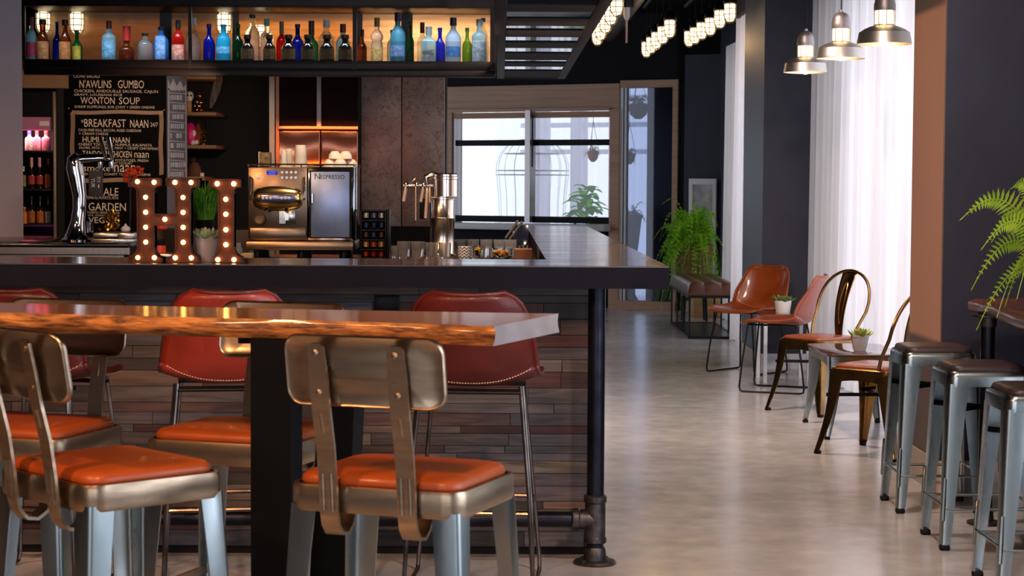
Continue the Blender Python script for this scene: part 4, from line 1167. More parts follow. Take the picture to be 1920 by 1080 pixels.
mb.build('gold_leaves', pm('gold_metal', '#d8a548', .22, 1, col2='#a87428', scale=30), gp_, smooth=0)
gl = at(169, 436, 10.1)
o = MB(); o.lathe([(.016, 0), (.0195, .058), (.0185, .058), (.0152, .006), (0, .006)], (gl.x, 10.1, TZ+.0003), 20)
GLASS = pm('clear_glass', '#f4f6f6', .03, trans=1, ior=1.45)
o = o.build('shot_glass', GLASS, smooth=50); tag(o, 'small clear shot glass left of the gold ornaments', 'glass')
gb = at(232, 432, 10.06); o = MB(); o.lathe([(.004, 0), (.02, .006), (.026, .018), (.02, .03), (.008, .036), (.004, .046), (0, .047)], (gb.x+.012, 10.05, TZ+.0015), 12)
o = o.build('garlic_bulb', pm('garlic_white', '#d9d4d6', .5), smooth=60); tag(o, 'white garlic-like bulb right of the gold ornaments', 'garlic')
jg = at(240, 440, 10.25)
jar = thing('dark_jar', 'tall dark brown glass jar holding an orange coral sprig, left of the letter H', 'jar', (jg.x+.005, 10.55, LZ))
jh = at(240, 346, 10.55).z-LZ
mb = MB(); mb.lathe([(.05, 0), (.054, .01), (.054, jh*.86), (.05, jh*.93), (.04, jh*.97), (.042, jh), (.036, jh), (.034, jh*.95), (.0, jh*.94)], seg=28); mb.build('body', pm('dark_brown_glass', '#1c0d08', .06, coat=.5), jar, smooth=50)
cs = thing('orange_coral', 'bright orange coral sprig sticking out of the dark jar', 'ornament', (jg.x+.005, 10.55, LZ+jh))
mb = MB(); rnd = random.Random(4); 
for (qx, qy, r) in ((238, 338, .018), (236, 330, .018), (242, 326, .02), (249, 322, .024), (256, 318, .022), (262, 322, .02), (252, 328, .02), (268, 318, .012), (241, 318, .014)):
    q = at(qx, qy, 10.55)-cs.location
    for j in range(7): mb.sph(q+Vector((rnd.uniform(-1, 1), rnd.uniform(-1, 1), rnd.uniform(-1, 1)))*r*.55, r*rnd.uniform(.4, .6), 8, 6)
mb.tube([(0, 0, .0005), (0, 0, .03)], .004, 6)
mb.build('coral', pm('orange_coral_skin', '#d8461c', .7, col2='#b5330f', scale=60, bump=.5, bscale=160), cs)
# green grass ball behind the letter I, orange tins seen through the H
gr = at(382, 425, 11.3)
gt = thing('grass_plant', 'bushy dark green grass plant behind the letter I', 'potted plant', (gr.x, 11.35, LGZ+.0005))
mb = MB(); mb.lathe([(.05, 0), (.06, .055), (.055, .055), (.05, .045), (0, .045)], seg=20); mb.build('pot', BLACKM, gt)
mb = MB(); rnd = random.Random(6)
for i in range(620):
    a = rnd.uniform(0, 2*PI); r = rnd.uniform(0, .05); L = rnd.uniform(.10, .27); o_ = rnd.uniform(.1, 1.0)*L*.6
    b0_ = Vector((r*math.cos(a), r*math.sin(a), .04)); d = Vector((math.cos(a), math.sin(a), 0)); sd = Vector((-d.y, d.x, 0))*.0026
    m = b0_+d*o_*.4+Vector((0, 0, L*.7)); e_ = b0_+d*o_+Vector((0, 0, L*rnd.uniform(.7, 1.0)))
    mb.poly([b0_-sd, b0_+sd, m+sd, m-sd]); mb.poly([m-sd, m+sd, e_])
mb.build('blades', leaf_mat('grass_blades', '#3f7a1c', '#69a832', .3), gt, smooth=0)
for px, py, lb, r, h in ((302, 402, 'orange tin seen through the upper opening of the letter H', .035, .05), (298, 446, 'orange tin seen through the lower opening of the letter H', .036, .06)):
    zz = LGZ if py < 420 else CZ
    Yc = 11.35 if py < 420 else 10.38
    q = at(px, py, Yc); o = MB(); o.lathe([(r, 0), (r, h), (r*.96, h+.004), (r*.9, h+.004), (r*.88, h-.004), (0, h-.004)], (q.x, Yc, zz+.0005), 24)
    o = o.build('orange_tin', pm('orange_enamel', '#d43d12', .4), smooth=40); tag(o, lb, 'tin')
o = MB(); a, b_ = at(298, 468, 10.2), at(328, 468, 10.2); o.box(a.x, 10.15, CZ+.0005, b_.x, 10.31, CZ+.03, .004); o = o.build('steel_tray', INOX); tag(o, 'small steel tray behind the lower opening of the letter H', 'tray')

# ================================================================== COFFEE MACHINE
em = thing('coffee_machine', 'chrome two-part coffee machine with black brand lettering on its glossy door', 'coffee machine')
Ye = 10.35; Yb = Ye+.42
DARKCH = pm('smoked_chrome', '#94806c', .27, .9, col2='#7d6a58', scale=4)
mb = MB(); pbx(mb, 465, 313, 576, 451, Ye, Yb, .006); mb.build('brew_unit', DARKCH, em)
mb = MB(); pbx(mb, 577, 313, 664, 451, Ye, Yb, .004); mb.build('milk_unit', CHROME, em)
mb = MB(); pbx(mb, 460, 452, 662, 470, Ye-.05, Yb, .006); mb.build('drip_base', pm('bronze_chrome', '#a88a6c', .28, 1), em)
mb = MB(); pbx(mb, 580, 320, 659, 447, Ye-.004, Ye-.0005); mb.build('door_frame', BLACK, em)
dr = MB(); pbx(dr, 583, 322, 655, 445, Ye-.012, Ye-.0045, .002); dr = dr.build('door', pm('blue_reflection_door', '#9fb2dc', .3, .5, col2='#7488b4', scale=3), em)  # blue of the reflected window is put into the door colour
mb = MB(); mb.tube([at(586, 362, Ye-.013), at(585, 364, Ye-.03), at(585, 380, Ye-.03), at(586, 382, Ye-.013)], .004, 8); mb.build('handle', CHROME, dr)
mb = MB(); T1 = lambda a, b: at(a, b, Ye-.0127); add_text(mb, 'N', 590, 336, 600, 325, T1); add_text(mb, 'ESPRESSO', 600.5, 335.5, 646, 327.5, T1); mb.build('lettering', BLACK, dr, smooth=0)
# rounded brew head
mb = MB(); q0, q1 = at(480, 372, Ye-.06), at(560, 372, Ye-.06); r = 24*Ye/3600*.97
out = []
for i in range(25):
    a = PI*i/24; x = -math.cos(a); e_ = math.sin(a)**.45
    out.append((q0.x-.02+(q1.x-q0.x+.04)*(x+1)/2, e_))
mb.rings([[Vector((x, Ye-.03+.055*math.cos(t)*min(1, e+.05)*-1 if False else Ye-.035-.045*math.cos(t)*max(e, .05), q0.z+r*math.sin(t)*max(e, .05))) for t in [2*PI*k/24 for k in range(24)]] for x, e in out])
hd = mb.build('brew_head', pm('gold_chrome', '#cfae72', .2, 1), em, smooth=70)
mb = MB(); pbx(mb, 487, 364, 553, 379, Ye-.084, Ye-.07, .005); mb.build('key_strip', pm('blue_grey_strip', '#6f7694', .2, .8), hd)
for x in (493, 500, 507, 528, 535, 542):
    mb = MB(); mb.lathe([(.008, 0), (.008, .003), (.006, .004)], at(x, 371.5, Ye-.084), 14, Matrix.Rotation(PI/2, 3, 'X')); mb.build('key', pm('pale_keys', '#c9cbe0', .3, .3), hd)
for x in (500, 537):
    q = at(x, 391, Ye-.05); mb = MB(); mb.lathe([(.008, -.018), (.012, -.01), (.012, .015)], q, 14); mb.build('spout', CHROME, hd)
mb = MB(); pbx(mb, 500, 320, 520, 327.5, Ye-.004, Ye-.0005); mb.build('display', glow('blue_display', '#2433c8', 1.0), em)
mb = MB(); add_text(mb, 'Your Espresso', 502.5, 323, 517.5, 321, lambda a, b: at(a, b, Ye-.0048)); add_text(mb, 'please wait', 504, 326.5, 516, 324.5, lambda a, b: at(a, b, Ye-.0048)); mb.build('display_text', glow('display_letters', '#cdd6ff', 1.0), em, smooth=0)
for x, yy in [(x, y) for y in (323.5, 333.5) for x in (529, 537.5, 546, 554.5)] + [(484, 333)]:
    mb = MB(); mb.lathe([(.0085, 0), (.0085, .004), (.006, .006)], at(x, yy, Ye), 14, Matrix.Rotation(PI/2, 3, 'X')); mb.build('button', pm('pale_keys', '#c9cbe0'), em)
for x in (469, 570):
    mb = MB(); mb.tube([at(x, 332, Ye-.001), at(x, 333, Ye-.025), at(x, 372, Ye-.025), at(x, 374, Ye-.001)], .006, 8); mb.build('grip', CHROME, em)
mb = MB(); pbx(mb, 523, 393, 553, 420, Ye-.03, Ye, .003)
for i in range(6): pbx(mb, 524+i*2, 395, 525+i*2, 419, Ye-.032, Ye-.03)
pbx(mb, 534, 402, 541, 413, Ye-.033, Ye-.03); mb.build('grate_box', pm('pale_chrome', '#bdb8b0', .2, 1), em)
mb = MB(); mb.lathe([(.02, 0), (.022, .02), (.03, .024), (.03, .03), (.024, .033), (.022, .026), (.0, .024)], at(487, 411, Ye), 20, Matrix.Rotation(PI/2, 3, 'X')); mb.build('knob', pm('dull_bronze', '#7d6448', .5, .8), em)
mb = MB(); pbx(mb, 468, 427, 573, 449, Ye-.012, Ye-.0005, .003); add_text(mb, 'AGUILA', 508, 436.5, 545, 433, lambda a, b: at(a, b, Ye-.0128)); mb.build('lower_panel', DARKCH, em)
mb = MB(); a, b_ = at(464, 312, Ye), at(665, 312, Ye); zt = a.z
for y in (Ye+.01, Yb-.01): mb.tube([(a.x, y, zt+.012), (b_.x, y, zt+.012)], .004, 8)
for x in (a.x+.004, b_.x-.004): mb.tube([(x, Ye+.01, zt+.012), (x, Yb-.01, zt+.012)], .004, 8)
for x in (a.x+.004, (a.x+b_.x)/2, b_.x-.004):
    for y in (Ye+.01, Yb-.01): mb.tube([(x, y, zt-.002), (x, y, zt+.012)], .004, 6)
mb.build('cup_rail', CHROME, em)
fz = at(500, 470, Ye).z
for x in (a.x+.05, (a.x+b_.x)/2, b_.x-.06):
    for y in (Ye+.02, Yb-.05): mb = MB(); mb.lathe([(.022, CZ+.0005), (.024, CZ+.01), (.02, fz)], (x, y, 0), 14); mb.build('foot', BLACKM, em)
TUMB0 = bottle_glass('tumbler_glass', '#fbf8f4', .2)  # milky share stands in for bright reflections in the clear glass
# on top: cups
CUPP = pm('paper_cup_white', '#efe0cf', .55); CERA = pm('cream_ceramic', '#efe2cf', .25)
def lathe_thing(name, label, cat, prof, c, mat, seg=24, grp=None):
    o = MB(); o.lathe(prof, c, seg); o = o.build(name, mat, smooth=45); return tag(o, label, cat, grp)
zt2 = zt+.001
for px, yp, w, Y, lb in ((532, 281, 14, 10.5, 'small stack of upturned paper cups on the coffee machine, leftmost'), (541.5, 279, 17, 10.62, 'stack of upturned paper cups half hidden between two others on the coffee machine'), (563.5, 272, 26, 10.5, 'tallest stack of upturned white paper cups on the coffee machine')):
    q = at(px, yp, Y); h = q.z-zt2; r = w*Y/7200
    pr = [(r, 0), (r*1.02, .004)]
    for i in range(4): pr += [(r*(.99-.04*i), h*(.1+.1*i)), (r*(1.0-.04*i), h*(.105+.1*i))]
    pr += [(r*.74, h), (0, h)]
    lathe_thing('paper_cup_stack', lb, 'cups', pr, (q.x, Y, zt2), CUPP, 24, 'paper cups on the coffee machine')
q = at(498, 300, 10.5)
o = MB(); o.box(q.x-.03, 10.45, zt2, q.x+.03, 10.53, zt2+.077, .003); o = o.build('tea_box', pm('speckled_brown_box', '#4b3826', .7, col2='#8a7047', scale=70)); tag(o, 'speckled brown box on the left end of the coffee machine', 'box')
o = MB(); q2 = at(488, 300, 10.5); o.box(q2.x-.003, 10.45, zt2, q2.x+.0, 10.53, zt2+.08, .001); o = o.build('menu_card', CUPP); tag(o, 'thin white card standing left of the speckled brown box', 'card')
cp = [(.012, 0), (.02, .002), (.033, .02), (.036, .042), (.034, .042), (.03, .02), (.0, .006)]
lab = ['lower left of the pile', 'lower right of the pile', 'at the right end of the pile', 'upper left of the pile', 'upper right of the pile']
for i, (px, dz, Y, ti) in enumerate(((619, 0, 10.5, 0), (638, 0, 10.46, .0), (658, 0, 10.52, 0), (628, .0435, 10.5, .0), (648, .0435, 10.5, -.0))):
    q = at(px, 305, Y); o = MB(); M_ = Matrix.Rotation(PI+ti, 3, 'Y')
    o.lathe(cp, (0, 0, 0), 22, M_); o = o.build('espresso_cup', CERA, smooth=50)
    o.location = (q.x, Y, zt2+.0425+dz+abs(ti)*.012); tag(o, 'cream espresso cup on the coffee machine, ' + lab[i], 'cup', 'espresso cups on the coffee machine')
q = at(447, 455, 10.28)
lathe_thing('glass_jar', 'small clear jar between the letter I and the coffee machine', 'jar', [(.018, 0), (.022, .01), (.022, .05), (.014, .066), (.014, .085), (.011, .085), (.011, .066), (.018, .05), (.018, .012), (0, .01)], (q.x, 10.28, CZ+.0005), TUMB0, 20)
q = at(464, 478, 10.2); o = MB(); o.box(q.x-.03, 10.16, CZ+.0005, q.x+.03, 10.24, CZ+.034, .003); o = o.build('beige_box', pm('beige_card', '#a88a66', .7)); tag(o, 'low beige box under the left end of the coffee machine', 'box')
# capsule rack
cr = thing('capsule_rack', 'black five-tier rack of coffee capsules right of the coffee machine', 'rack')
Yc = 10.4; a, b_ = at(676, 394, Yc), at(724, 394, Yc); hz = a.z-CZ
mb = MB()
for x in (a.x, b_.x-.006): mb.box(x, Yc, CZ, x+.006, Yc+.16, CZ+hz, .001)
mb.box(b_.x, Yc+.02, CZ, b_.x+.016, Yc+.16, CZ+hz+.004, .002)
for i in range(6): z = CZ+hz*i/5; mb.box(a.x, Yc, max(CZ, z-.006), b_.x, Yc+.16, z if i else CZ+.006)
mb.box(a.x, Yc+.15, CZ, b_.x, Yc+.16, CZ+hz); mb.build('frame', BLACKM, cr)
for i, (c1, c2) in enumerate((('#8c1d10', '#a8381c'), ('#b5551f', '#d8a060'), ('#3d4058', '#6a4030'), ('#2b3146', '#343a52'), ('#5a5f7d', '#b0a48c'))):
    for j in range(3):
        x = a.x+.006+(b_.x-a.x-.012)*(j+.5)/3; z = CZ+hz*i/5+.0075
        mb = MB(); mb.lathe([(.012, 0), (.019, .004), (.0195, .03), (.013, .036), (.0, .037)], (x, Yc+.03, z), 14); mb.build('capsule', pm('capsule_%d_%d' % (i, j % 2), c1 if j % 2 else c2, .25, .8), cr)

# ================================================================== TALL CHROME BEER TOWER
tw = thing('beer_tower', 'tall chrome beer tower with side taps in front of the window', 'beer tower')
Yw = 10.5; cx = at(829, 400, Yw).x; k = Yw/3600
zz = lambda py: at(829, py, Yw).z
COPC = pm('copper_chrome', '#ecdccf', .2, 1)
mb = MB(); R1 = 23*k
mb.lathe([(R1*1.5, CZ), (R1*1.5, CZ+.012), (R1*1.1, CZ+.02), (R1, CZ+.03), (R1, zz(411)), (R1*1.03, zz(410)), (R1*1.03, zz(407)), (R1, zz(406)), (R1, zz(375)), (R1*1.1, zz(374)), (R1*1.1, zz(371)), (R1*.98, zz(370)), (R1*.98, zz(368.5)), (0, zz(368.5))], (cx, Yw, 0), 36); mb.build('column', COPC, tw, smooth=40)
mb = MB(); c2 = at(835, 350, Yw).x; R2 = 23.5*k
mb.lathe([(R2, zz(368)), (R2, zz(337)), (R2*1.04, zz(336)), (R2*1.04, zz(332)), (R2, zz(331)), (R2, zz(327)), (R2*.9, zz(325)), (0, zz(325))], (c2, Yw, 0), 36)
pbx(mb, 806, 369, 853, 373, Yw-.06, Yw+.06, .004); mb.build('drum', COPC, tw, smooth=40)
mb = MB(); mb.tube([at(757, 349, Yw), at(800, 348, Yw), at(815, 349, Yw)], [.012, .013, .014], 14)
mb.tube([at(800, 348, Yw), at(800, 332, Yw), at(812, 328, Yw), at(822, 330, Yw)], [.016, .02, .02, .016], 14)
for px in (762, 782, 795): mb.lathe([(.014, -.012), (.018, 0), (.014, .014), (.006, .02)], at(px, 348, Yw), 14)
mb.tube([at(768, 346, Yw), at(779, 334, Yw), at(788, 346, Yw)], .004, 8)
mb.build('tap_arm', COPC, tw, smooth=50)
for i, (x0, y0, x1, y1, r) in enumerate(((760.5, 356, 756.5, 378, .0085), (779.5, 356, 779.5, 413, .0035), (793, 357, 789, 379, .008), (801, 358, 798, 409, .0085), (806, 357, 806, 380, .005))):
    mb = MB(); mb.tube([at(x0, y0-6, Yw-.02), at(x0, y0, Yw-.03), at(x1, y1, Yw-.045)], [r*.6, r, r*1.05], 10); mb.build('tap_handle', pm('pale_pink_handle', '#d8b9a4', .3, .3), tw)
mb = MB(); pbx(mb, 787, 372, 797, 411, Yw+.01, Yw+.03, .002); mb.build('badge', BLACK, tw)

# ================================================================== GLASSES ON THE BACK COUNTER
TUMB = bottle_glass('tumbler_glass', '#fbf8f4', .2)
mt = MB(); a, b_ = at(742, 480, 10.2), at(858, 480, 10.2); mt.box(a.x, 10.17, CZ+.0005, b_.x, 10.42, CZ+.006, .002); mt = mt.build('bar_mat', pm('copper_tray', '#b06a44', .25, .9)); tag(mt, 'thin copper tray under the front row of clear glasses', 'tray')
def tumbler_prof(r, h): return [(r*.86, 0), (r*.9, .003), (r, h*.9), (r, h), (r*.955, h), (r*.94, h*.9), (r*.8, .012), (0, .011)]
first = None
row = [(742, .026, .068, 10.27), (757.5, .037, .092, 10.27), (783.5, .037, .092, 10.27), (809, .034, .088, 10.25), (834, .034, .086, 10.25)]
for i, (px, r, h, Y) in enumerate(row):
    q = at(px, 475, Y); 
    lathe_thing('tumbler', '%s clear tumbler from the left in the front row on the copper tray' % ORD[i], 'glass', tumbler_prof(r, h), (q.x, Y, CZ+.0065 if 748 < px < 850 else CZ+.007), TUMB, 28, 'clear glasses on the back counter')
for i, px in enumerate((856, 880, 905, 930, 950)):
    q = at(px, 470, 10.62); lathe_thing('tumbler', '%s clear tumbler from the left in the back row beside the beer tower' % ORD[i], 'glass', tumbler_prof(.034, .100), (q.x+.02, 10.62, CZ+.0005), TUMB, 28, 'clear glasses on the back counter')
q = at(871, 475, 10.3)
zg = thing('patterned_glass', 'cup with a black and white herringbone pattern among the clear glasses', 'cup', (q.x, 10.3, CZ+.0005))
mb = MB(); mb.lathe([(.03, 0), (.036, .03), (.035, .072), (.033, .072), (.03, .03), (0, .006)], seg=32); mb.build('body', pm('white_cup', '#e5dfd8', .3), zg, smooth=50)
mb = MB()
for i in range(18):
    a0 = 2*PI*i/18
    for j in range(4):
        z0 = .006+j*.016
        P_ = lambda a, z: Vector(((.0325+.0045*min(z/.03, 1)-.001*max(0, (z-.03)/.04))*math.cos(a), (.0325+.0045*min(z/.03, 1)-.001*max(0, (z-.03)/.04))*math.sin(a), z))
        s_ = .17 if i % 2 else -.17
        mb.poly([P_(a0-s_, z0), P_(a0+s_, z0+.012), P_(a0+s_, z0+.018), P_(a0-s_, z0+.006)])
mb.build('pattern', BLACK, zg, smooth=0)
q = at(897, 475, 10.32); cb = thing('citrus_jar', 'glass jar of orange and yellow citrus slices beside the patterned cup', 'jar', (q.x, 10.32, CZ+.0005))
mb = MB(); mb.lathe(tumbler_prof(.037, .076), seg=28); mb.build('glass', GLASS, cb, smooth=50)
mb = MB(); rnd = random.Random(2)
for i in range(16):
    M_ = Euler((rnd.uniform(0, 3), rnd.uniform(0, 3), 0)).to_matrix()
    mb.lathe([(.0, -.002), (.012, -.002), (.012, .002), (0, .002)], (rnd.uniform(-.014, .014), rnd.uniform(-.014, .014), .022+.036*rnd.random()), 12, M_)
mb.build('citrus_slices', pm('citrus', '#e08a1e', .4, col2='#e8cf4a', scale=50), cb)
q = at(939, 475, 10.34); nb = thing('garnish_bowl', 'wide glass bowl of golden garnish right of the citrus jar', 'bowl', (q.x, 10.34, CZ+.0005))
mb = MB(); mb.lathe([(.05, 0), (.062, .02), (.064, .062), (.061, .062), (.058, .022), (.0, .008)], seg=30); mb.build('glass', GLASS, nb, smooth=50)
mb = MB()
for i in range(60):
    a, r = rnd.uniform(0, 2*PI), rnd.uniform(0, .042); mb.sph((r*math.cos(a), r*math.sin(a), .018+.03*rnd.random()), .0085, 7, 5)
g_ = mb.build('garnish', pm('gold_garnish', '#c8882c', .4, col2='#a5651a', scale=60), nb); g_['kind'] = 'stuff'
q = at(981, 475, 10.36); cd = thing('wooden_caddy', 'small copper-rimmed caddy of bar tools at the inner corner of the bar', 'caddy', (q.x, 10.36, CZ+.0005))
mb = MB(); 
for x0, x1, y0, y1 in ((-.045, .045, -.05, -.044), (-.045, .045, .044, .05), (-.045, -.039, -.044, .044), (.039, .045, -.044, .044)): mb.box(x0, y0, 0, x1, y1, .055)
mb.box(-.045, -.05, 0, .045, .05, .006); mb.build('body', pm('dark_copper', '#7a4a2c', .3, .8), cd)
mb = MB(); mb.box(-.047, -.053, .056, .047, -.043, .062); mb.box(-.047, .043, .056, .047, .053, .062); mb.build('rim', pm('bright_copper', '#d09468', .25, .9), cd)
for x in (-.02, .0, .022):
    mb = MB(); mb.tube([(x, 0, .008), (x+.004, .01, .075)], .007, 8); mb.build('bar_tool', INOX, cd)
for i, (x0, y0, x1, y1) in enumerate(((948, 446, 971, 414), (955, 449, 979, 416))):
    o = MB(); o.tube([at(x0, y0, 10.75), at(x1, y1, 10.72)], [.006, .0075], 8); o = o.build('muddler', pm('pale_steel_rod', '#b5aaa0', .3, .8)); tag(o, 'slanting steel bar rod leaning by the tablet, ' + ('left one' if i == 0 else 'right one'), 'bar tool', 'bar rods by the tablet')
tb = thing('order_tablet', 'dark tablet on a stand by the inner corner of the bar', 'tablet', (at(976, 440, 10.85).x, 10.86, CZ+.0005))
Mt = Matrix.Rotation(math.radians(-24), 3, 'X')
mb = MB(); mb.obox((0, 0, .115), (.09, .012, .13), Mt, .004); mb.build('screen', pm('dark_screen', '#141722', .12), tb)
mb = MB(); mb.tube([(0, .05, 0), (0, .035, .10)], .008, 8); mb.box(-.04, -.02, 0, .04, .08, .008, .002); mb.build('stand', pm('grey_stand', '#8b8788', .4, .5), tb)
# ================================================================== BOTTLE SHELF
YS = 12.3; YB = 12.78
SB = at(480, 113, YS).z                              # shelf board top
xl, xrr = at(45, 60, YS).x, -.04
zt_ = at(480, 13, YS).z
sh = thing('bottle_shelf', 'hanging black bottle shelf with a glowing amber back panel above the bar', 'shelf')
FR = pm('brown_black_steel', '#1d1311', .4, .4, col2='#140d0c', scale=8)
mb = MB(); mb.box(xl, YS, SB-.055, xrr, YB+.24, SB, .002); mb.build('shelf_board', FR, sh)
mb = MB(); mb.box(xl, YS-.015, SB-.10, xrr, YS+.05, SB-.058, .002); mb.build('lower_beam', FR, sh)
mb = MB(); mb.box(xl, YS, zt_, xrr, YB+.24, zt_+.09, .002); mb.build('top_beam', FR, sh)
for px, w in ((45, .012), (356, .02), (665, .026), (924, .034)):
    x = at(px, 60, YS).x; mb = MB(); mb.box(x-w/2, YS-.004, SB-.055, x+w/2, YS+.03, zt_); mb.build('front_post', FR, sh, smooth=0)
for px, w in ((66, .045), (311, .075), (442, .04), (674, .04), (763, .075)):
    x = at(px, 60, YB-.02).x; mb = MB(); mb.box(x-w/2, YB-.035, SB, x+w/2, YB-.005, zt_); mb.build('back_post', pm('blue_black_post', '#0b0b14', .3), sh, smooth=0)
def panel_mat():
    m = bpy.data.materials.new('amber_frosted_panel'); m.use_nodes = True
    nt = m.node_tree; N = nt.nodes; L = nt.links; N.remove(N['Principled BSDF'])
    tc = N.new('ShaderNodeTexCoord'); mp = N.new('ShaderNodeMapping'); mp.inputs['Scale'].default_value = (1.2, 1, 26)
    nz = N.new('ShaderNodeTexNoise'); nz.inputs['Scale'].default_value = 2; nz.inputs['Detail'].default_value = 6
    L.new(tc.outputs['Object'], mp.inputs[0]); L.new(mp.outputs[0], nz.inputs['Vector'])
    mx = N.new('ShaderNodeMix'); mx.data_type = 'RGBA'; mx.inputs[6].default_value = C('#a88a68'); mx.inputs[7].default_value = C('#f2dcc0'); L.new(nz.outputs['Fac'], mx.inputs[0])
    tl = N.new('ShaderNodeBsdfTranslucent'); d = N.new('ShaderNodeBsdfDiffuse'); L.new(mx.outputs[2], tl.inputs[0]); L.new(mx.outputs[2], d.inputs[0])
    g = N.new('ShaderNodeBsdfGlossy'); g.inputs['Roughness'].default_value = .25; g.inputs['Color'].default_value = C('#c8b496')
    a = N.new('ShaderNodeMixShader'); a.inputs[0].default_value = .25; L.new(tl.outputs[0], a.inputs[1]); L.new(d.outputs[0], a.inputs[2])
    b = N.new('ShaderNodeMixShader'); b.inputs[0].default_value = .12; L.new(a.outputs[0], b.inputs[1]); L.new(g.outputs[0], b.inputs[2])
    L.new(b.outputs[0], N['Material Output'].inputs['Surface']); return m
mb = MB(); mb.box(xl, YB, SB, xrr, YB+.004, zt_); mb.build('back_panel', panel_mat(), sh, smooth=0)
mb = MB(); mb.box(xl, YB+.225, SB, xrr, YB+.24, zt_); mb.box(xl, YB+.004, SB, xl+.01, YB+.225, zt_); mb.box(xrr-.01, YB+.004, SB, xrr, YB+.225, zt_); mb.build('light_box', pm('white_light_box', '#a89a8c', .8), sh, smooth=0)
mb = MB(); x0, x1 = at(556, 80, YS).x, at(917, 80, YS).x; mb.box(x0, YS+.004, SB, x1, YS+.008, SB+.128); mb.build('glass_guard', pane_mat('guard_glass', '#f3f6f6', .12), sh, smooth=0)
for x in (xl+.05, (xl+xrr)/2, xrr-.05):
    mb = MB(); mb.tube([(x, YB, zt_+.09), (x, YB, 3.2)], .012, 8); mb.build('hanger', BLACKM, sh)
# light box lamps: strip at the top, warm; right end cooler and stronger
W_ = xrr-xl
area('shelf_strip', (xl+W_*.22, YB+.11, zt_-.035), W_*.34, 1.1, '#ffa63c', (0, 0, 0), .03)
area('shelf_strip', (xl+W_*.56, YB+.11, zt_-.035), W_*.30, 5.5, '#ffb654', (0, 0, 0), .03)
area('shelf_strip', (xl+W_*.865, YB+.11, zt_-.035), W_*.25, 8.0, '#ffdfb4', (0, 0, 0), .03)
area('shelf_glow', (xl+W_*.3, YB+.2, SB+.14), W_*.55, .7, '#b8a8a0', (-PI/2, 0, 0), .2)
area('shelf_glow', (xl+W_*.64, YB+.2, SB+.14), W_*.2, .8, '#e6bd96', (-PI/2, 0, 0), .2)
area('shelf_glow', (xl+W_*.87, YB+.2, SB+.14), W_*.26, 6.5, '#fff2e2', (-PI/2, 0, 0), .2)
# added strip under the top beam, brightens the bottles
area('bottle_fill', (xl+W_*.5, YS+.035, zt_-.01), W_*.96, 8.0, '#d8ecff', (math.radians(18), 0, 0), .03, 80)


def prof_bottle(kind, r, h):
    n = r*.36
    if kind == 'wine': return [(r*.96, 0), (r, .006), (r, h*.50), (r*.92, h*.58), (n*1.3, h*.70), (n, h*.76), (n, h*.99), (n, h)]
    if kind == 'round': return [(r*.96, 0), (r, .006), (r, h*.58), (r*.93, h*.66), (r*.62, h*.75), (n*1.15, h*.80), (n, h*.83), (n, h)]
    if kind == 'square': return [(r*.97, 0), (r, .005), (r, h*.64), (r*.9, h*.71), (n*1.1, h*.78), (n, h*.81), (n, h)]
    if kind == 'squat': return [(r*.96, 0), (r, .006), (r, h*.36), (r*.88, h*.46), (n*1.5, h*.56), (n*1.1, h*.64), (n*1.1, h)]
    if kind == 'flask': return [(r*.92, 0), (r, .008), (r, h*.48), (r*.86, h*.60), (r*.55, h*.70), (n*1.2, h*.75), (n*1.2, h)]
    if kind == 'ball': return [(r*.9, 0), (r*.92, .006), (r*.9, h*.50), (r*.7, h*.53), (r*.98, h*.60), (r*.98, h*.68), (r*.6, h*.78), (n, h*.82), (n, h)]
    return [(r*.96, 0), (r, .006), (r, h*.55), (r*.5, h*.7), (n, h*.78), (n, h)]
def bottle(label, px, w, top, kind, gmat, capc, capf=.14, lab=None, Y=12.5, base=None, grp='spirit bottles on the hanging shelf', name='bottle', text=None, sq=False):
    b0_ = SB+.0005 if base is None else base
    q = at(px, top, Y); h = q.z-b0_; r = w*Y/7200
    t = thing(name, label, 'bottle', (q.x, Y, b0_), 0, grp)
    pr = prof_bottle(kind, r, h*(1-capf*.55)); seg = 20
    mb = MB()
    if sq:
        rings = []
        for rr, z in pr: rings.append([Vector((x, y, z)) for x, y in rrect(2*rr, 2*rr*(.75 if rr > r*.6 else 1), rr*(.35 if rr > r*.6 else .98), 4)])
        mb.rings(rings)
    else: mb.lathe(pr, seg=seg)
    mb.build('body', gmat, t, smooth=40)
    n = r*.36*1.18*(1.25 if kind in ('flask', 'squat') else 1); mb = MB(); mb.lathe([(n, h*(1-capf)), (n*1.04, h*(1-capf*.9)), (n, h*.995), (n*.8, h), (0, h)], seg=14); mb.build('cap', pm('cap_' + capc.lstrip('#'), capc, .4), t, smooth=40)
    if lab:
        c, z0, z1 = lab[:3]; wd = lab[3] if len(lab) > 3 else 1.15
        mb = MB()
        if sq:
            mb.box(-r*.78, -r*.75-.0025, h*z0, r*.78, -r*.75-.0008, h*z1)
        else: mb.grid(lambda u, v: Vector((1.025*r*math.sin((u-.5)*2*wd), -1.025*r*math.cos((u-.5)*2*wd), h*(z0+(z1-z0)*v))), 10, 1)
        lo = mb.build('label', pm('label_' + c.lstrip('#'), c, .6, col2='#%02x%02x%02x' % tuple(max(0, int(int(c[i:i+2], 16)*.72)) for i in (1, 3, 5)), scale=55), t, smooth=60)
        if text:
            mb = MB(); yy = -r*.75-.0035 if sq else -1.05*r
            add_text(mb, text, -r*.66, h*(z0+(z1-z0)*.58), r*.66, h*(z0+(z1-z0)*.84), lambda a, b: Vector((a, yy, b))); mb.build('lettering', BLACK, lo, smooth=0)
    return t
CLR = bottle_glass('bottle_clear', '#e6f1f4', .16); CLB = bottle_glass('bottle_clear_blue', '#a9dcee', .35); CYAN = bottle_glass('bottle_cyan', '#35b4de', .7, .2)
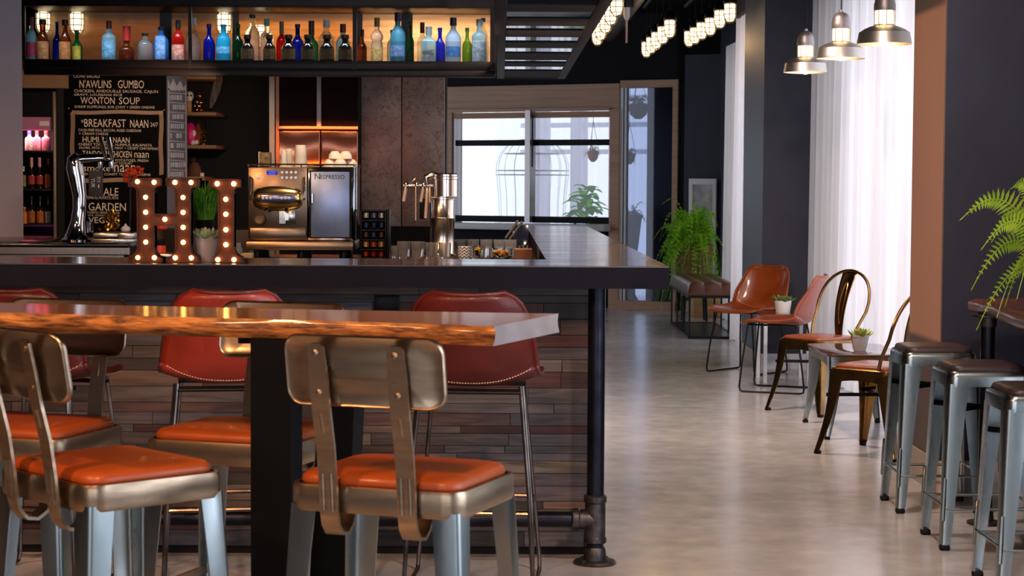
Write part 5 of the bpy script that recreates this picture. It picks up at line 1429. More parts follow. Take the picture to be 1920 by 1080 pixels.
BLUE = bottle_glass('bottle_deep_blue', '#1420a8', .5); SKY = bottle_glass('bottle_sky_blue', '#3a86dc', .6); AMB = bottle_glass('bottle_amber', '#8a3a12', .3)
GRN = bottle_glass('bottle_green', '#1f8a3a', .5); DGRN = bottle_glass('bottle_dark_green', '#123c1c', .4); LIME = bottle_glass('bottle_lime', '#7fa428', .6)
RED = bottle_glass('bottle_red', '#d01e14', .5); DARK = pm('bottle_dark_brown', '#1d120e', .12, coat=.5); FROST = bottle_glass('bottle_frosted', '#bcd6ee', .65, .3); GGB = bottle_glass('bottle_frosted_blue', '#5ea3bd', .65, .25)
bottle('clear bottle with maroon label and cap, first from the left', 58, 20, 32, 'round', CLB, '#6b1420', .2, ('#8a1f3c', .1, .42))
bottle('amber whisky bottle with tan label, second from the left', 80, 25, 36, 'flask', AMB, '#1a1210', .12, ('#a86a3a', .04, .46))
bottle('slim deep blue bottle behind the second amber whisky', 107, 17, 41, 'wine', BLUE, '#151a6a', .1, Y=12.62)
bottle('amber whisky bottle with tan label and black cap, beside the blue one', 122, 23, 37, 'flask', AMB, '#141112', .14, ('#a9652f', .04, .46))
bottle('green bottle with a yellow label beside the second amber whisky', 144, 20, 57, 'wine', GRN, '#1d6a2c', .1, ('#c9ac3a', .04, .5, .9), Y=12.6)
bottle('clear bottle with dark red cap and icy blue label, standing alone', 204, 26, 39, 'square', CLB, '#5a1a18', .2, ('#5f93b0', .08, .5))
bottle('squat amber bottle with red wax neck', 237, 29, 49, 'squat', AMB, '#8c1a14', .42)
bottle('short clear dome bottle with black cap right of the red wax bottle', 272, 29, 62, 'round', CLR, '#15110f', .1)
bottle('sky blue gin bottle with pale label before the dark post', 302, 28, 50, 'round', SKY, '#15131a', .1, ('#6a94c6', .06, .72, .7))
bottle('red liqueur bottle with black cap and pinkish label', 334, 24, 38, 'round', RED, '#17130f', .2, ('#c98d80', .03, .4), Y=12.46)
bottle('clear round bottle with pale cap behind the second front post', 362, 28, 33, 'round', CLR, '#b7c4cf', .16, Y=12.58)
bottle('deep blue wine-shaped bottle between clear and cyan bottles', 392, 22, 45, 'wine', BLUE, '#12176a', .1)
bottle('bright cyan frosted bottle with dark script label', 419, 27, 46, 'round', CYAN, '#3aa7cc', .06, ('#5aa6cf', .22, .4))
bottle('dark green bottle right of the cyan one', 446, 21, 45, 'wine', DGRN, '#12301a', .1)
bottle('tall clear bottle with black stopper behind the first dark tequila', 473, 28, 27, 'round', CLR, '#151515', .08, Y=12.58)
bottle('clear bottle with turquoise cap behind the second dark tequila', 500, 25, 35, 'square', CLR, '#69b9a8', .16, Y=12.6)
bottle('bright red-orange bottle with khaki cap between dark tequilas', 528, 20, 40, 'round', RED, '#7b7a4c', .3, Y=12.58)
bottle('deep blue wine-shaped bottle among the dark tequilas', 558, 23, 45, 'wine', BLUE, '#12145c', .1, Y=12.55)
bottle('green bottle with dark red neck foil', 584, 26, 39, 'wine', GRN, '#3c1512', .34, Y=12.58)
bottle('clear broad bottle with white and red cap', 612, 29, 37, 'round', CLR, '#c9ccd0', .18, Y=12.6)
bottle('clear bottle with maroon cap at the third front post', 643, 26, 45, 'round', CLB, '#6b1f22', .22, Y=12.58)
for i, (px, w) in enumerate(((464, 25), (505, 24), (541, 28), (577, 26), (613, 28), (647, 27))):
    bottle('squat dark brown tequila bottle with tan label, %s from the left in the front row' % ORD[i], px, w, 65, 'flask', DARK, '#191310', .16, ('#7b6038', .06, .46), Y=12.38, grp='dark tequila bottles in front')
bottle('dark amber bottle half hidden by the third front post', 679, 18, 55, 'wine', AMB, '#3a1512', .2, Y=12.58)
bottle('clear round-shouldered vodka bottle with gold cap and orange fruit print', 707, 24, 33, 'ball', CLR, '#8a7338', .2, ('#d6a860', .06, .34, .9))
bottle('small clear bottle with black cap behind the frosted blue one', 736, 20, 56, 'round', CLB, '#151515', .1, Y=12.64)
bottle('large frosted blue vodka bottle with navy cap', 746, 28, 23, 'round', GGB, '#161b38', .18, ('#7a90b8', .12, .34), Y=12.48)
bottle('narrow dark green bottle in front of the dark post', 769, 15, 40, 'wine', DGRN, '#0f2a16', .1)
bottle('clear bottle with tall maroon cap, left of the lettered grey label', 792, 20, 42, 'round', CLR, '#5c1a16', .26, Y=12.62)
bottle('broad clear bottle with grey cap and lettered grey label', 804, 28, 50, 'square', CLB, '#6f7478', .22, ('#8f8886', .03, .36), Y=12.46, text='LEVEL', sq=True)
bottle('bright blue wine-shaped bottle right of the lettered label', 825, 20, 52, 'wine', bottle_glass('bottle_bright_blue', '#2a2fd0', .6), '#2a2fae', .1)
bottle('pale frosted vodka bottle with navy cap and blue mountain print', 850, 29, 33, 'round', FROST, '#1a2148', .18, ('#4a72b0', .14, .36))
bottle('lime green wine-shaped bottle near the right end', 876, 18, 52, 'wine', LIME, '#4f7a22', .1)
bottle('clear vodka bottle with grey cap and round emblem, last at the right', 899, 28, 36, 'square', CLB, '#8b8f94', .15, ('#b8bcc0', .04, .5), Y=12.46)
bottle('clear bottle with black cap peeping out behind the last one', 906, 20, 34, 'round', CLR, '#10211f', .08, Y=12.64)
# caged bulbs hung inside the shelf
for i, (px, py, Y, lb) in enumerate(((81, 14, 12.7, 'caged bulb glowing inside the shelf above the first amber whisky'), (144, 36, 12.71, 'caged bulb glowing inside the shelf above the green bottle'), (420, 22, 12.7, 'caged bulb glowing inside the shelf above the cyan bottle'), (488, 66, 12.71, 'caged bulb glowing low inside the shelf among clear bottles'))):
    p = at(px, py, Y); p.z = min(p.z, zt_-.07); o = caged_bulb(lb, (p.x, Y, p.z), zt_, 'caged bulbs inside the shelf')
    for c in kids(o):
        if c.name.startswith('cord') and p.z+.17 > zt_: bpy.data.objects.remove(c)
        elif c.name.startswith('socket') and p.z+.17 > zt_: bpy.data.objects.remove(c)

# ================================================================== RACK OVER THE ARM OF THE BAR
RZ = at(1000, 148, 12.9).z
rk = thing('overhead_glass_rack', 'hanging black steel rack with glass panels above the arm of the bar', 'rack')
rx0, rx1 = -.03, .425; ry0, ry1 = 6.6, 12.9
DST = pm('dusty_black_steel', '#2a2424', .5, .5, col2='#1c1818', scale=12, bump=.2, bscale=80)
mb = MB(); mb.box(rx0, ry0, RZ, rx0+.05, ry1, RZ+.09, .003); mb.build('side_beam', DST, rk)
mb = MB(); mb.box(rx1-.05, ry0, RZ, rx1, ry1, RZ+.09, .003); mb.build('side_beam', DST, rk)
mb = MB(); mb.box(rx0+.051, ry1-.04, RZ, rx1-.051, ry1, RZ+.09, .003); mb.build('end_beam', DST, rk)
mb = MB(); mb.box(rx0+.051, ry0, RZ+.006, rx1-.051, ry1-.041, RZ+.014); mb.build('glass_panel', pm('rack_glass', '#0d2230', .03, spec=1.0, ior=1.9), rk)
for a, b_ in ((12.0, 12.75), (11.2, 11.57), (10.4, 10.97), (9.6, 10.0), (8.85, 9.25), (8.24, 8.6), (7.6, 7.9), (6.9, 7.2)):
    mb = MB(); mb.box(rx0+.051, a, RZ+.001, rx1-.051, b_, RZ+.0055); mb.build('slat', pm('matt_black_slat', '#0a0a0c', .6), rk)
for x in (rx0+.025, rx1-.025):
    for y in (8.0, 10.4, 12.8): mb = MB(); mb.tube([(x, y, RZ+.09), (x, y, 3.2)], .014, 8); mb.build('hanger', DST, rk)
mb = MB(); mb.box(rx0-.004, ry1-.045, RZ+.09, rx0+.05, ry1, 3.2, .003); mb.build('corner_post', DST, rk)

# ================================================================== MENU COLUMN, WALL SHELVES, FRIDGE, CABINET
YM = 13.5
mx0, mx1 = at(106.5, 300, YM).x, at(313, 300, YM).x
mb = MB(); mb.box(mx0, YM, 0, mx1, 14.38, 3.2); struct(mb.build('column_menu', pm('column_black', '#0d0b0c', .7)))
cbd = thing('menu_chalkboard', 'tall black chalkboard menu on the column behind the beer tap', 'chalkboard')
mb = MB(); mb.box(at(123, 300, YM).x, YM-.014, 0, mx1, YM-.001, 2.4, .002); mb.build('board', pm('chalkboard_black', '#050404', .85, spec=.15), cbd)
TB = lambda a, b: at(a, b, YM-.0155)
def skew(dy): return lambda a, b: at(a+(b)*0, b+dy*(a-130)/180, YM-.0155)
mb = MB()
for tx, x0, y0, x1, y1 in (('OLIVE SALAD', 138, 146, 187, 140.5), ("N'AWLINS", 149, 165, 209, 150), ('GUMBO', 221, 165, 270, 150), ('CHICKEN, ANDOUILLE SAUSAGE, CAJUN', 139, 175, 296, 168), ('GRAVY, LOUISIANA RICE', 139, 180.5, 229, 175.5),
                           ('WONTON', 151, 195, 215, 182), ('SOUP', 223, 195, 262, 182), ('SHRIMP DUMPLINGS, BOK CHOY + GREEN ONIONS', 140, 203.5, 290, 198),
                           ('*', 152, 231, 157, 224), ('BREAKFAST', 158, 238, 236, 223), ('NAAN', 244, 238, 278, 223.5), ('24/7', 282, 236, 296, 228), ('CAGE-FREE EGG, BACON, AGED CHEDDAR', 147, 247, 265, 241.5), ('+ CREAM CHEESE', 148, 253, 203, 248.5),
                           ('HUMMUS', 155, 267, 207, 256), ('NAAN', 212, 267, 243, 256.5), ('CHERRY TOMATOES, HUMMUS, KALAMATA', 147, 274, 285, 268.5), ('OLIVES, FETA CHEESE, MINT + CRISPY CHICKPEAS', 148, 280, 296, 275),
                           ('TANDOORI CHICKEN', 155, 294.5, 247, 282.5), ('naan', 252, 294.5, 279, 285), ('SPICED POTATOES, FRESH', 190, 303, 278, 297.5), ('MINT YOGURT', 206, 307.5, 248, 303.5), ('smoke', 156, 321, 207, 309), ('naan', 214, 322, 254, 308.5), ('RED ONION, CONFIT TOMATO, GREENS', 152, 329, 282, 324),
                           ('KALE', 184, 366, 222, 352), ('TOMATO, POTATO, FETA', 160, 374, 222, 367.5), ('GARDEN', 166, 395, 236, 380), ('TOMATO, ONION, GREENS', 163, 401, 224, 396.5), ('ICE, GOAT CHEESE', 165, 405.5, 224, 402), ('VEGGIE', 166, 418, 222, 407)):
    d_ = 2.2 if y1 > 205 else 1.6
    mb = MB(); add_text(mb, tx, x0, y0, x1, y1, lambda a, b: at(a, b+d_*(a-140)/160-.4, YM-.0155)); mb.build('chalk_lettering', CHALK, cbd, smooth=0)
mb = MB(); rnd = random.Random(3)
def hatch(x0, y0, x1, y1, w, n, vert):
    for i in range(n):
        t = i/n; wob = 1.6*math.sin(t*9)
        if vert: a, b_ = (x0+wob*.5, y0+(y1-y0)*t), (x0+w+wob*.5, y0+(y1-y0)*(t+.006)-3)
        else: a, b_ = (x0+(x1-x0)*t, y0+w+wob*.6-1), (x0+(x1-x0)*t+2.5, y0+wob*.6)
        th = .85 if not vert else .55
        if vert: mb.poly([TB(a[0], a[1]-th), TB(b_[0], b_[1]-th), TB(b_[0], b_[1]+th), TB(a[0], a[1]+th)])
        else: mb.poly([TB(a[0]-th, a[1]), TB(a[0]+th, a[1]), TB(b_[0]+th, b_[1]), TB(b_[0]-th, b_[1])])
hatch(134, 207, 305, 210, 8, 78, False); hatch(132, 212, 0, 330, 8, 62, True); hatch(298, 212, 0, 330, 8, 62, True)
for x in (129, 218, 308): mb.lathe([(.005, 0), (.0, .001)], at(x, 203+ (3 if x > 300 else 0), YM-.0155), 8, Matrix.Rotation(PI/2, 3, 'X'))
mb.build('chalk_border', pm('chalk_tan', '#b8977e', .9), cbd, smooth=0)
mb = MB(); hatch(150, 334, 300, 334, 9, 64, False); mb.build('chalk_border', pm('chalk_tan', '#b8977e'), cbd, smooth=0)
# drawing on the side of the column
def onx(px, py, X=mx1+.004):
    d = ray(px, py); t = X/d.x; return Vector((0, 0, H)) + d*t
dp = thing('chalk_drawing', 'grey side panel of the column with a white chalk tower of many windows', 'wall drawing')
mb = MB(); mb.box(mx1+.0005, YM, 0, mx1+.003, 14.36, 2.4); mb.build('panel', pm('drawing_grey', '#77777c', .8), dp)
mb = MB()
def ln_(a, b_, w=.9):
    A, B = Vector(a), Vector(b_); d = (B-A).normalized(); n = Vector((-d.y, d.x))*w*.5
    mb.poly([onx(*(A-n)), onx(*(A+n)), onx(*(B+n)), onx(*(B-n))])
zig = [(315, 150), (319, 162), (325, 148), (331, 163), (338, 152), (344, 166), (349, 159)]
for i in range(6):
    ln_(zig[i], zig[i+1], 1.6)
    (xa, ya), (xb, yb) = zig[i], zig[i+1]; mb.poly([onx(xa, ya+1), onx(xb, yb+1), onx(xb, 171), onx(xa, 168)])
ln_((316.5, 165), (316.5, 332), 2.2); ln_((348.5, 168), (349, 332), 2.2)
rnd = random.Random(14)
for j in range(9):
    y = 174+j*18; ln_((318, y), (347, y+2), 1.4)
    x = 319.5
    while x < 344.5:
        w = rnd.choice([2.6, 2.6, 3.4, 6]); 
        if rnd.random() < .78: mb.poly([onx(x, y+4), onx(x+w, y+4.5), onx(x+w, y+13.5+rnd.uniform(-1, 1)), onx(x, y+13)])
        x += w+1.1
mb.build('chalk_lines', CHALKW, dp, smooth=0)

WSH = pm('warm_wall_shelf', '#8a6440', .5, col2='#75522f', scale=4, stretch=(.6, 1, 10))
shz = []
for i, (py0, lb) in enumerate(((149, 'topmost wooden wall shelf right of the chalk column'), (217, 'middle wooden wall shelf carrying the skull cup'), (279, 'lowest wooden wall shelf carrying the pink figure'))):
    q = at(405, py0-7, 14.5); o = MB(); o.box(-2.62, 14.5, q.z-.027, q.x, 15.11, q.z, .002); o = o.build('wall_shelf', WSH); tag(o, lb, 'shelf', 'wooden wall shelves'); shz.append(q.z)
for px, zA, zB, lb in ((388, shz[2], shz[1]-.028, 'thin metal rod between the middle and lowest wall shelf'),):
    q = at(px, 250, 14.56); o = MB(); o.tube([(q.x, 14.56, zA), (q.x, 14.56, zB)], .004, 8); o = o.build('shelf_rod', BLACKM); tag(o, lb, 'rod')
q = at(355, 170, 14.62); k = 14.62/3600
sk = thing('skull_cup', 'white skull head on a wooden block on the middle wall shelf', 'ornament', (q.x, 14.62, shz[1]))
mb = MB(); mb.box(-.018, -.018, 0, .018, .018, .085, .003); mb.build('block', pm('pale_wood_box', '#b98a5a'), sk)
mb = MB(); mb.sph((.004, 0, .125), .034, 16, 10, (.9, 1, 1.05)); mb.box(-.012, -.03, .085, .022, .0, .105, .004); mb.build('skull', pm('bone_white', '#d9d4cc', .5), sk, smooth=60)
mb = MB(); mb.sph((-.006, -.029, .128), .008, 8, 6); mb.sph((.017, -.028, .126), .008, 8, 6); mb.build('eye_socket', BLACK, sk)
q = at(373, 200, 14.6); cf = thing('copper_figurine', 'copper balls figurine beside the skull cup', 'ornament', (q.x, 14.6, shz[1]))
mb = MB()
for x, z, r in ((0, .125, .024), (.012, .075, .02), (-.014, .08, .016), (-.016, .018, .018), (.018, .016, .016), (.0, .048, .022), (-.03, .05, .012)): mb.sph((x, 0, z), r, 14, 9)
mb.build('body', pm('polished_copper', '#c98a5a', .15, 1), cf, smooth=60)
q = at(357, 262, 14.62); pk = thing('pink_figurine', 'hot pink rounded figurine with white feet on the lowest wall shelf', 'ornament', (q.x, 14.62, shz[2]))
mb = MB(); mb.lathe([(.03, .004), (.044, .04), (.046, .09), (.036, .14), (.018, .168), (0, .172)], seg=20); mb.build('body', pm('hot_pink', '#d01474', .4), pk, smooth=60)
mb = MB(); mb.sph((.025, -.034, .018), .02, 10, 7); mb.sph((.05, -.02, .022), .018, 10, 7); mb.sph((.03, -.03, .09), .017, 10, 7, (1, .6, 1.5)); mb.build('white_trim', pm('white_enamel', '#e0dedd', .4), pk, smooth=60)
q = at(371, 262, 14.66); fe = thing('orange_feather', 'rust orange feather standing right of the pink figurine', 'ornament', (q.x, 14.68, shz[2]))
mb = MB(); mb.grid(lambda u, v: Vector(((u-.5)*.04*math.sin(PI*min(1, v*.95+.05))**.6, .004*math.cos((u-.5)*3), .002+.17*v)), 4, 12); mb.build('feather', pm('rust_feather', '#8e3a16', .8, col2='#5e240c', scale=30), fe, solid=.002)
q = at(382, 266, 14.6); wf = thing('wire_figurine', 'small golden wire figurine at the end of the lowest wall shelf', 'ornament', (q.x, 14.6, shz[2]))
mb = MB()
for j in range(5): mb.tube([(.016*math.cos(a), .016*math.sin(a)*math.cos(j), .02+.022*j+.012*math.sin(a)) for a in [2*PI*i/16 for i in range(16)]], .003, 5, closed=True)
mb.lathe([(.018, 0), (.016, .014), (0, .02)], seg=12); mb.build('wire', pm('gold_metal', '#d8a548'), wf)
lowz = at(365, 331, 14.6).z
o = MB(); o.box(-2.62, 14.5, lowz-.03, at(384, 331, 14.5).x, 15.11, lowz, .002); o = o.build('wall_shelf', WSH); tag(o, 'dim bottom wall shelf carrying the burlap sack', 'shelf', 'wooden wall shelves')
q = at(363, 330, 14.66); bs = thing('burlap_sack', 'small burlap sack figure with a dark top, half behind the letter H', 'ornament', (q.x, 14.7, lowz))
mb = MB(); mb.lathe([(.05, 0), (.056, .03), (.045, .075), (.026, .105), (0, .115)], seg=18); mb.build('sack', pm('burlap', '#6b4a36', .9, col2='#53372a', scale=80, bump=.3, bscale=200), bs, smooth=60)
mb = MB(); mb.sph((-.012, 0, .122), .026, 12, 8); mb.build('dark_top', pm('dark_cloth', '#2c1712', .8), bs, smooth=60)
q = at(379, 330, 14.55); o = MB(); o.box(q.x-.013, 14.54, lowz, q.x+.013, 14.57, lowz+.028, .002); o = o.build('white_box', pm('white_enamel', '#e0dedd')); tag(o, 'tiny white box right of the burlap sack', 'box')
dw = thing('driftwood', 'grey piece of driftwood hanging right of the wall shelves', 'driftwood')
mb = MB(); Yd = 14.8; mb.tube([at(413, 138, Yd), at(409, 152, Yd), at(405, 168, Yd), at(400, 186, Yd), at(395, 203, Yd)], [.02, .034, .036, .028, .012], 10); mb.build('wood', pm('grey_bark', '#7a6f66', .85, col2='#4a423d', scale=14, stretch=(3, 3, .5), bump=.6, bscale=30), dw)
mb = MB(); mb.tube([at(413, 139, Yd), Vector((at(413, 139, Yd).x, Yd, 3.2))], .002, 5); mb.build('string', BLACK, dw)

# fridge with lit interior
YF = 13.44
fg = thing('drinks_fridge', 'open-fronted drinks fridge with pink light at the left edge', 'fridge')
fx0, fxr = -3.75, at(105, 300, YF).x; ft = at(70, 172, YF).z; FB = at(70, 443, YF).z
zi0, zi1 = FB, at(70, 219, YF).z
FBK = pm('fridge_black', '#0d0b0d', .4)
mb = MB(); mb.box(fx0, YF, 0, fx0+.03, YF+.6, ft); mb.box(fxr-.02, YF+.03, 0, fxr, YF+.6, ft); mb.box(fx0+.03, YF+.57, 0, fxr-.02, YF+.6, ft); mb.box(fx0+.03, YF, zi1, fxr-.02, YF+.57, ft); mb.box(fx0+.03, YF, 0, fxr-.02, YF+.57, zi0-.02); mb.build('cabinet', FBK, fg, smooth=0)
mb = MB(); pbx(mb, 98.5, 172, 105, 450, YF, YF+.028, .002); mb.build('door_frame', pm('warm_steel', '#c0a48a', .35, .7), fg)
mb = MB(); mb.box(fx0+.03, YF+.03, zi1-.09, fxr-.03, YF+.2, zi1-.001); mb.build('lamp_cover', pm('pink_cover', '#b97a9a', .5), fg)
mb = MB(); pbx(mb, 74, 227, 92, 236, YF+.026, YF+.0295); mb.build('price_plate', pm('white_plate', '#e8d8e0', .5), fg)
mb = MB(); mb.box(fx0+.03, YF+.02, zi0-.019, fxr-.03, YF+.5, zi0, .001); mb.build('floor_plate', pm('magenta_tray', '#8a2a6a', .3), fg)
sz = []
for py in (282, 354, 420):
    z = at(70, py, YF+.03).z; mb = MB(); mb.box(fx0+.031, YF+.03, z-.014, fxr-.024, YF+.55, z, .001); mb.build('fridge_shelf', FBK, fg); sz.append(z)
area('fridge_lamp', (fxr-.22, YF+.10, zi1-.095), .3, 5, '#ffb0c8', (math.radians(15), 0, 0), .1)
area('fridge_lamp', (fxr-.2, YF+.12, FB+.012), .3, .8, '#e060d0', (PI, 0, 0), .04)
fb = lambda label, px, w, top, kind, g, cap, cf, lab, base: bottle(label, px, w, top, kind, g, cap, cf, lab, Y=YF+.11, base=base+.0005, grp='bottles in the drinks fridge', name='drink_bottle')
JUI = pm('juice_pale', '#dcb0a0', .3); JU2 = pm('juice_pink', '#d87a7c', .3)
fb('juice bottle with a blue cap on the top fridge shelf', 55, 16, 244.5, 'square', JUI, '#2c2a9a', .2, ('#dcd0b4', .1, .55), sz[0])
fb('juice bottle with a red cap, middle of the top fridge shelf', 69, 15, 244.5, 'square', JU2, '#c02a22', .2, ('#dca8b0', .1, .55), sz[0])
fb('juice bottle with a red cap, by the fridge door post', 86, 16, 244.5, 'square', JU2, '#c8281c', .2, ('#d87f8c', .1, .5), sz[0])
fb('black can-shaped bottle with a yellow mark, left on the middle fridge shelf', 44, 11, 312, 'round', DARK, '#c9c4bc', .14, ('#9a8a4a', .1, .6), sz[1])
fb('dark beer bottle with pink neck foil, left of its twin', 59, 14, 295, 'wine', DARK, '#d8a09a', .3, ('#b84038', .14, .42, 1.2), sz[1])
fb('dark beer bottle with pink neck foil, right of its twin', 74, 14, 295, 'wine', DARK, '#d8a09a', .3, ('#b83a34', .14, .42, 1.2), sz[1])
fb('orange-labelled beer bottle by the fridge door post', 90, 13, 297, 'wine', AMB, '#a04a1c', .2, ('#d8641e', .02, .48, 1.3), sz[1])
fb('orange drink cup at the left of the bottom fridge shelf', 46, 11, 388, 'square', pm('orange_drink', '#c87a28', .4), '#d0a060', .08, None, sz[2])
fb('dark bottle with a square orange label, left of its twin', 59, 14, 368, 'wine', DARK, '#1b1b1e', .12, ('#c06a1e', .03, .46, 1.3), sz[2])
fb('dark bottle with a square orange label, right of its twin', 75, 14, 368, 'wine', DARK, '#1b1b1e', .12, ('#c8701e', .03, .46, 1.3), sz[2])
fb('dark bottle with a black and white label by the fridge door post', 90, 13, 368, 'wine', DARK, '#1b1b1e', .12, ('#b8a8a0', .03, .44, 1.3), sz[2])
mb = MB(); a, b_ = at(35, 138, 13.3), at(122, 165, 13.3); mb.box(-4.9, 13.3, b_.z, b_.x, 13.41, a.z+.1); struct(mb.build('trim_4', pm('beige_bulkhead', '#8f6f58', .55, col2='#84654e', scale=3)))

# steel cabinet and stone panels of the back bar
YC = 14.62
ca = thing('steel_wine_cabinet', 'tall steel-framed cabinet with dark glass above and orange-lit steel doors below', 'cabinet')
cx0, cx1 = at(505, 300, YC).x, at(671, 300, YC).x
zm = at(590, 238, YC).z
mb = MB(); mb.box(cx0+.02, YC+.03, 0, cx1-.001, FY+.11, 2.6); mb.build('body', BLACK, ca)
SFR = pm('frame_steel', '#8a8079', .35, .8)
for px0, px1, d in ((505, 515, .0), (517, 523, .005), (594, 602, .0)):
    mb = MB(); a, b_ = at(px0, 300, YC), at(px1, 300, YC); mb.box(a.x, YC+d, zm if px0 > 590 else 0, b_.x, YC+.03, 2.6); mb.build('post', SFR if px0 != 517 else pm('oak_trim', '#8d6b55'), ca)
mb = MB(); mb.box(at(523, 300, YC).x, YC+.002, zm-.015, cx1, YC+.03, zm+.005); mb.build('cross_rail', SFR, ca)
for x0, x1 in ((523, 594), (602, 671)):
    mb = MB(); a, b_ = at(x0, 300, YC+.01), at(x1, 300, YC+.01); mb.box(a.x+.001, YC+.012, zm+.008, b_.x-.001, YC+.025, 2.6); mb.build('glass_door', pm('dark_glass_door', '#120705', .5, spec=.1), ca)
for x0, x1 in ((521, 599.5), (601, 671)):
    mb = MB(); a, b_ = at(x0, 300, YC), at(x1, 300, YC); nx, nz_ = 24, 40; z0, z1 = .9, zm-.02
    mb.grid(lambda u, v: Vector((a.x+(b_.x-a.x)*u, YC+.012+.006*math.sin(v*17+.35*math.sin(u*5+x0)), z0+(z1-z0)*v)), nx, nz_)
    mb.build('lower_door', pm('orange_glow_steel', '#a8735a', .22, 1, col2='#8f5c44', scale=3, stretch=(.5, 1, 8)), ca, smooth=180, solid=.004)  # orange light on the steel is put into its colour and ripples
area('cabinet_strip', (at(597, 300, 14.45).x, 14.50, zm+.01), .6, 3.2, '#ff7a1e', (math.radians(22), 0, 0), .02)
area('cabinet_strip', (at(597, 300, 14.45).x, 14.50, at(597, 300, 14.5).z), .6, 2.0, '#ff7a1e', (math.radians(150), 0, 0), .02)
def stone_mat():
    m = pm('veined_stone', '#b3a092', .4, col2='#8c7a6e', scale=4.5, lo=.3, hi=.7, bump=.1, bscale=20)
    nt = m.node_tree; N = nt.nodes; L = nt.links; b = N['Principled BSDF']
    tc = N.new('ShaderNodeTexCoord'); v = N.new('ShaderNodeTexVoronoi'); v.feature = 'DISTANCE_TO_EDGE'; v.inputs['Scale'].default_value = 5
    nz = N.new('ShaderNodeTexNoise'); nz.inputs['Scale'].default_value = 6; nz.inputs['Detail'].default_value = 6
    ad = N.new('ShaderNodeVectorMath'); ad.operation = 'MULTIPLY_ADD'; ad.inputs[1].default_value = (1.1, 1.1, 1.1); L.new(tc.outputs['Object'], nz.inputs['Vector']); L.new(nz.outputs['Color'], ad.inputs[0]); L.new(tc.outputs['Object'], ad.inputs[2]); L.new(ad.outputs[0], v.inputs['Vector'])
    mr = N.new('ShaderNodeMapRange'); mr.inputs['From Max'].default_value = .06; L.new(v.outputs['Distance'], mr.inputs['Value'])
    old = b.inputs['Base Color'].links[0].from_socket
    mx = N.new('ShaderNodeMix'); mx.data_type = 'RGBA'; mx.inputs[6].default_value = C('#74625a'); L.new(mr.outputs['Result'], mx.inputs[0]); L.new(old, mx.inputs[7]); L.new(mx.outputs[2], b.inputs['Base Color'])
    return m
STN = stone_mat()
for i, (x0, x1, lb) in enumerate(((672, 752, 'left veined brown stone panel beside the steel cabinet'), (754, 833, 'right veined brown stone panel beside the service window'))):
    a, b_ = at(x0, 300, 14.95), at(x1, 300, 14.95); a.x = max(a.x, cx1+.002); z0 = at(700, 424, 14.95).z
    o = MB(); o.box(a.x, 14.95, z0, b_.x, FY+.119, 2.6, .002); o = o.build('stone_panel', STN); tag(o, lb, 'wall panel', 'stone panels on the back bar')
wb = thing('back_bar_base', 'black base cabinet below the stone panels', 'cabinet')
mb = MB(); mb.box(max(cx1, at(672, 430, 14.9).x)+.002, 14.9, 0, fx1, FY+.119, at(700, 424.5, 14.9).z); mb.build('body', BLACK, wb)

# ================================================================== THINGS IN THE GARDEN ROOM
def wplace(px, py, t):
    """point on a plane parallel to the far wall, t metres behind it"""
    d = ray(px, py); o = Vector((0, 0, H)); s = (WO+WN*t-o).dot(WN)/d.dot(WN); return o+d*s
# leafy plant on the window sill outside
pp = wplace(1098, 420, .62); lp_ = thing('leafy_plant', 'bright green big-leaved plant behind the service window', 'potted plant', (pp.x, pp.y, 0))
mb = MB(); mb.lathe([(.13, 0), (.17, .5), (.18, .85), (.165, .85), (.15, .5), (0, .78)], seg=24); mb.build('pot', pm('stone_pot', '#8a8480', .7), lp_)
mb = MB(); rnd = random.Random(17)
def bigleaf(base, az, L, el, w):
    d = Vector((math.cos(az)*math.cos(el), math.sin(az)*math.cos(el), math.sin(el))); sd = d.cross(Vector((0, 0, 1))).normalized(); up = sd.cross(d)
    rows = []
    for i in range(7):
        t = i/6; c = base+d*L*t+Vector((0, 0, -.5*L*t*t)); ww = w*math.sin(PI*min(1, t*.93+.05))**.8
        rows.append([c-sd*ww+up*ww*.25, c, c+sd*ww+up*ww*.25])
    vs = [[mb.bm.verts.new(p) for p in r] for r in rows]
    for i in range(6):
        for j in range(2): mb.bm.faces.new((vs[i][j], vs[i][j+1], vs[i+1][j+1], vs[i+1][j]))
for i in range(46):
    a = i*2.4; k = i/46; h = .84+.5*k; r = .10*(1-k)
    bigleaf(Vector((r*math.cos(a), r*math.sin(a), h)), a, rnd.uniform(.2, .34)*(1.1-.45*k), rnd.uniform(-.1, .7), rnd.uniform(.05, .075))
mb.tube([(0, 0, .78), (.01, 0, 1.0), (0, 0, 1.25)], .01, 6)
mb.build('leaves', leaf_mat('big_leaf', '#3fae10', '#84e020', .6), lp_, smooth=60)
# wire birdcage
bp_ = wplace(998, 400, 1.3); kz = (bp_.y)/3600
bg_ = thing('wire_birdcage', 'large pale wire birdcage standing behind the service window', 'birdcage', (bp_.x, bp_.y, 0))
R0 = 68*kz; zc0 = at(998, 410, bp_.y).z; z1_ = at(998, 320, bp_.y).z; z2_ = at(998, 272, bp_.y).z
mb = MB()
def cage_r(t):  # t 0..1 from shoulder to top
    return R0*(1-.42*t) if t < .55 else R0*(.77-1.5*(t-.55))
for k in range(18):
    a = 2*PI*k/18; c_, s_ = math.cos(a), math.sin(a); pts = [(R0*c_*.86, R0*s_*.86, .45), (R0*c_*.93, R0*s_*.93, (zc0+z1_)/2), (R0*c_, R0*s_, z1_)]
    for j in range(1, 9): t = j/8; r = R0*math.cos(t*PI*.5)**.75; pts.append((r*c_+.001*c_, r*s_+.001*s_, z1_+(z2_-z1_)*1.25*math.sin(t*PI/2)))
    mb.tube(pts, .0024, 5)
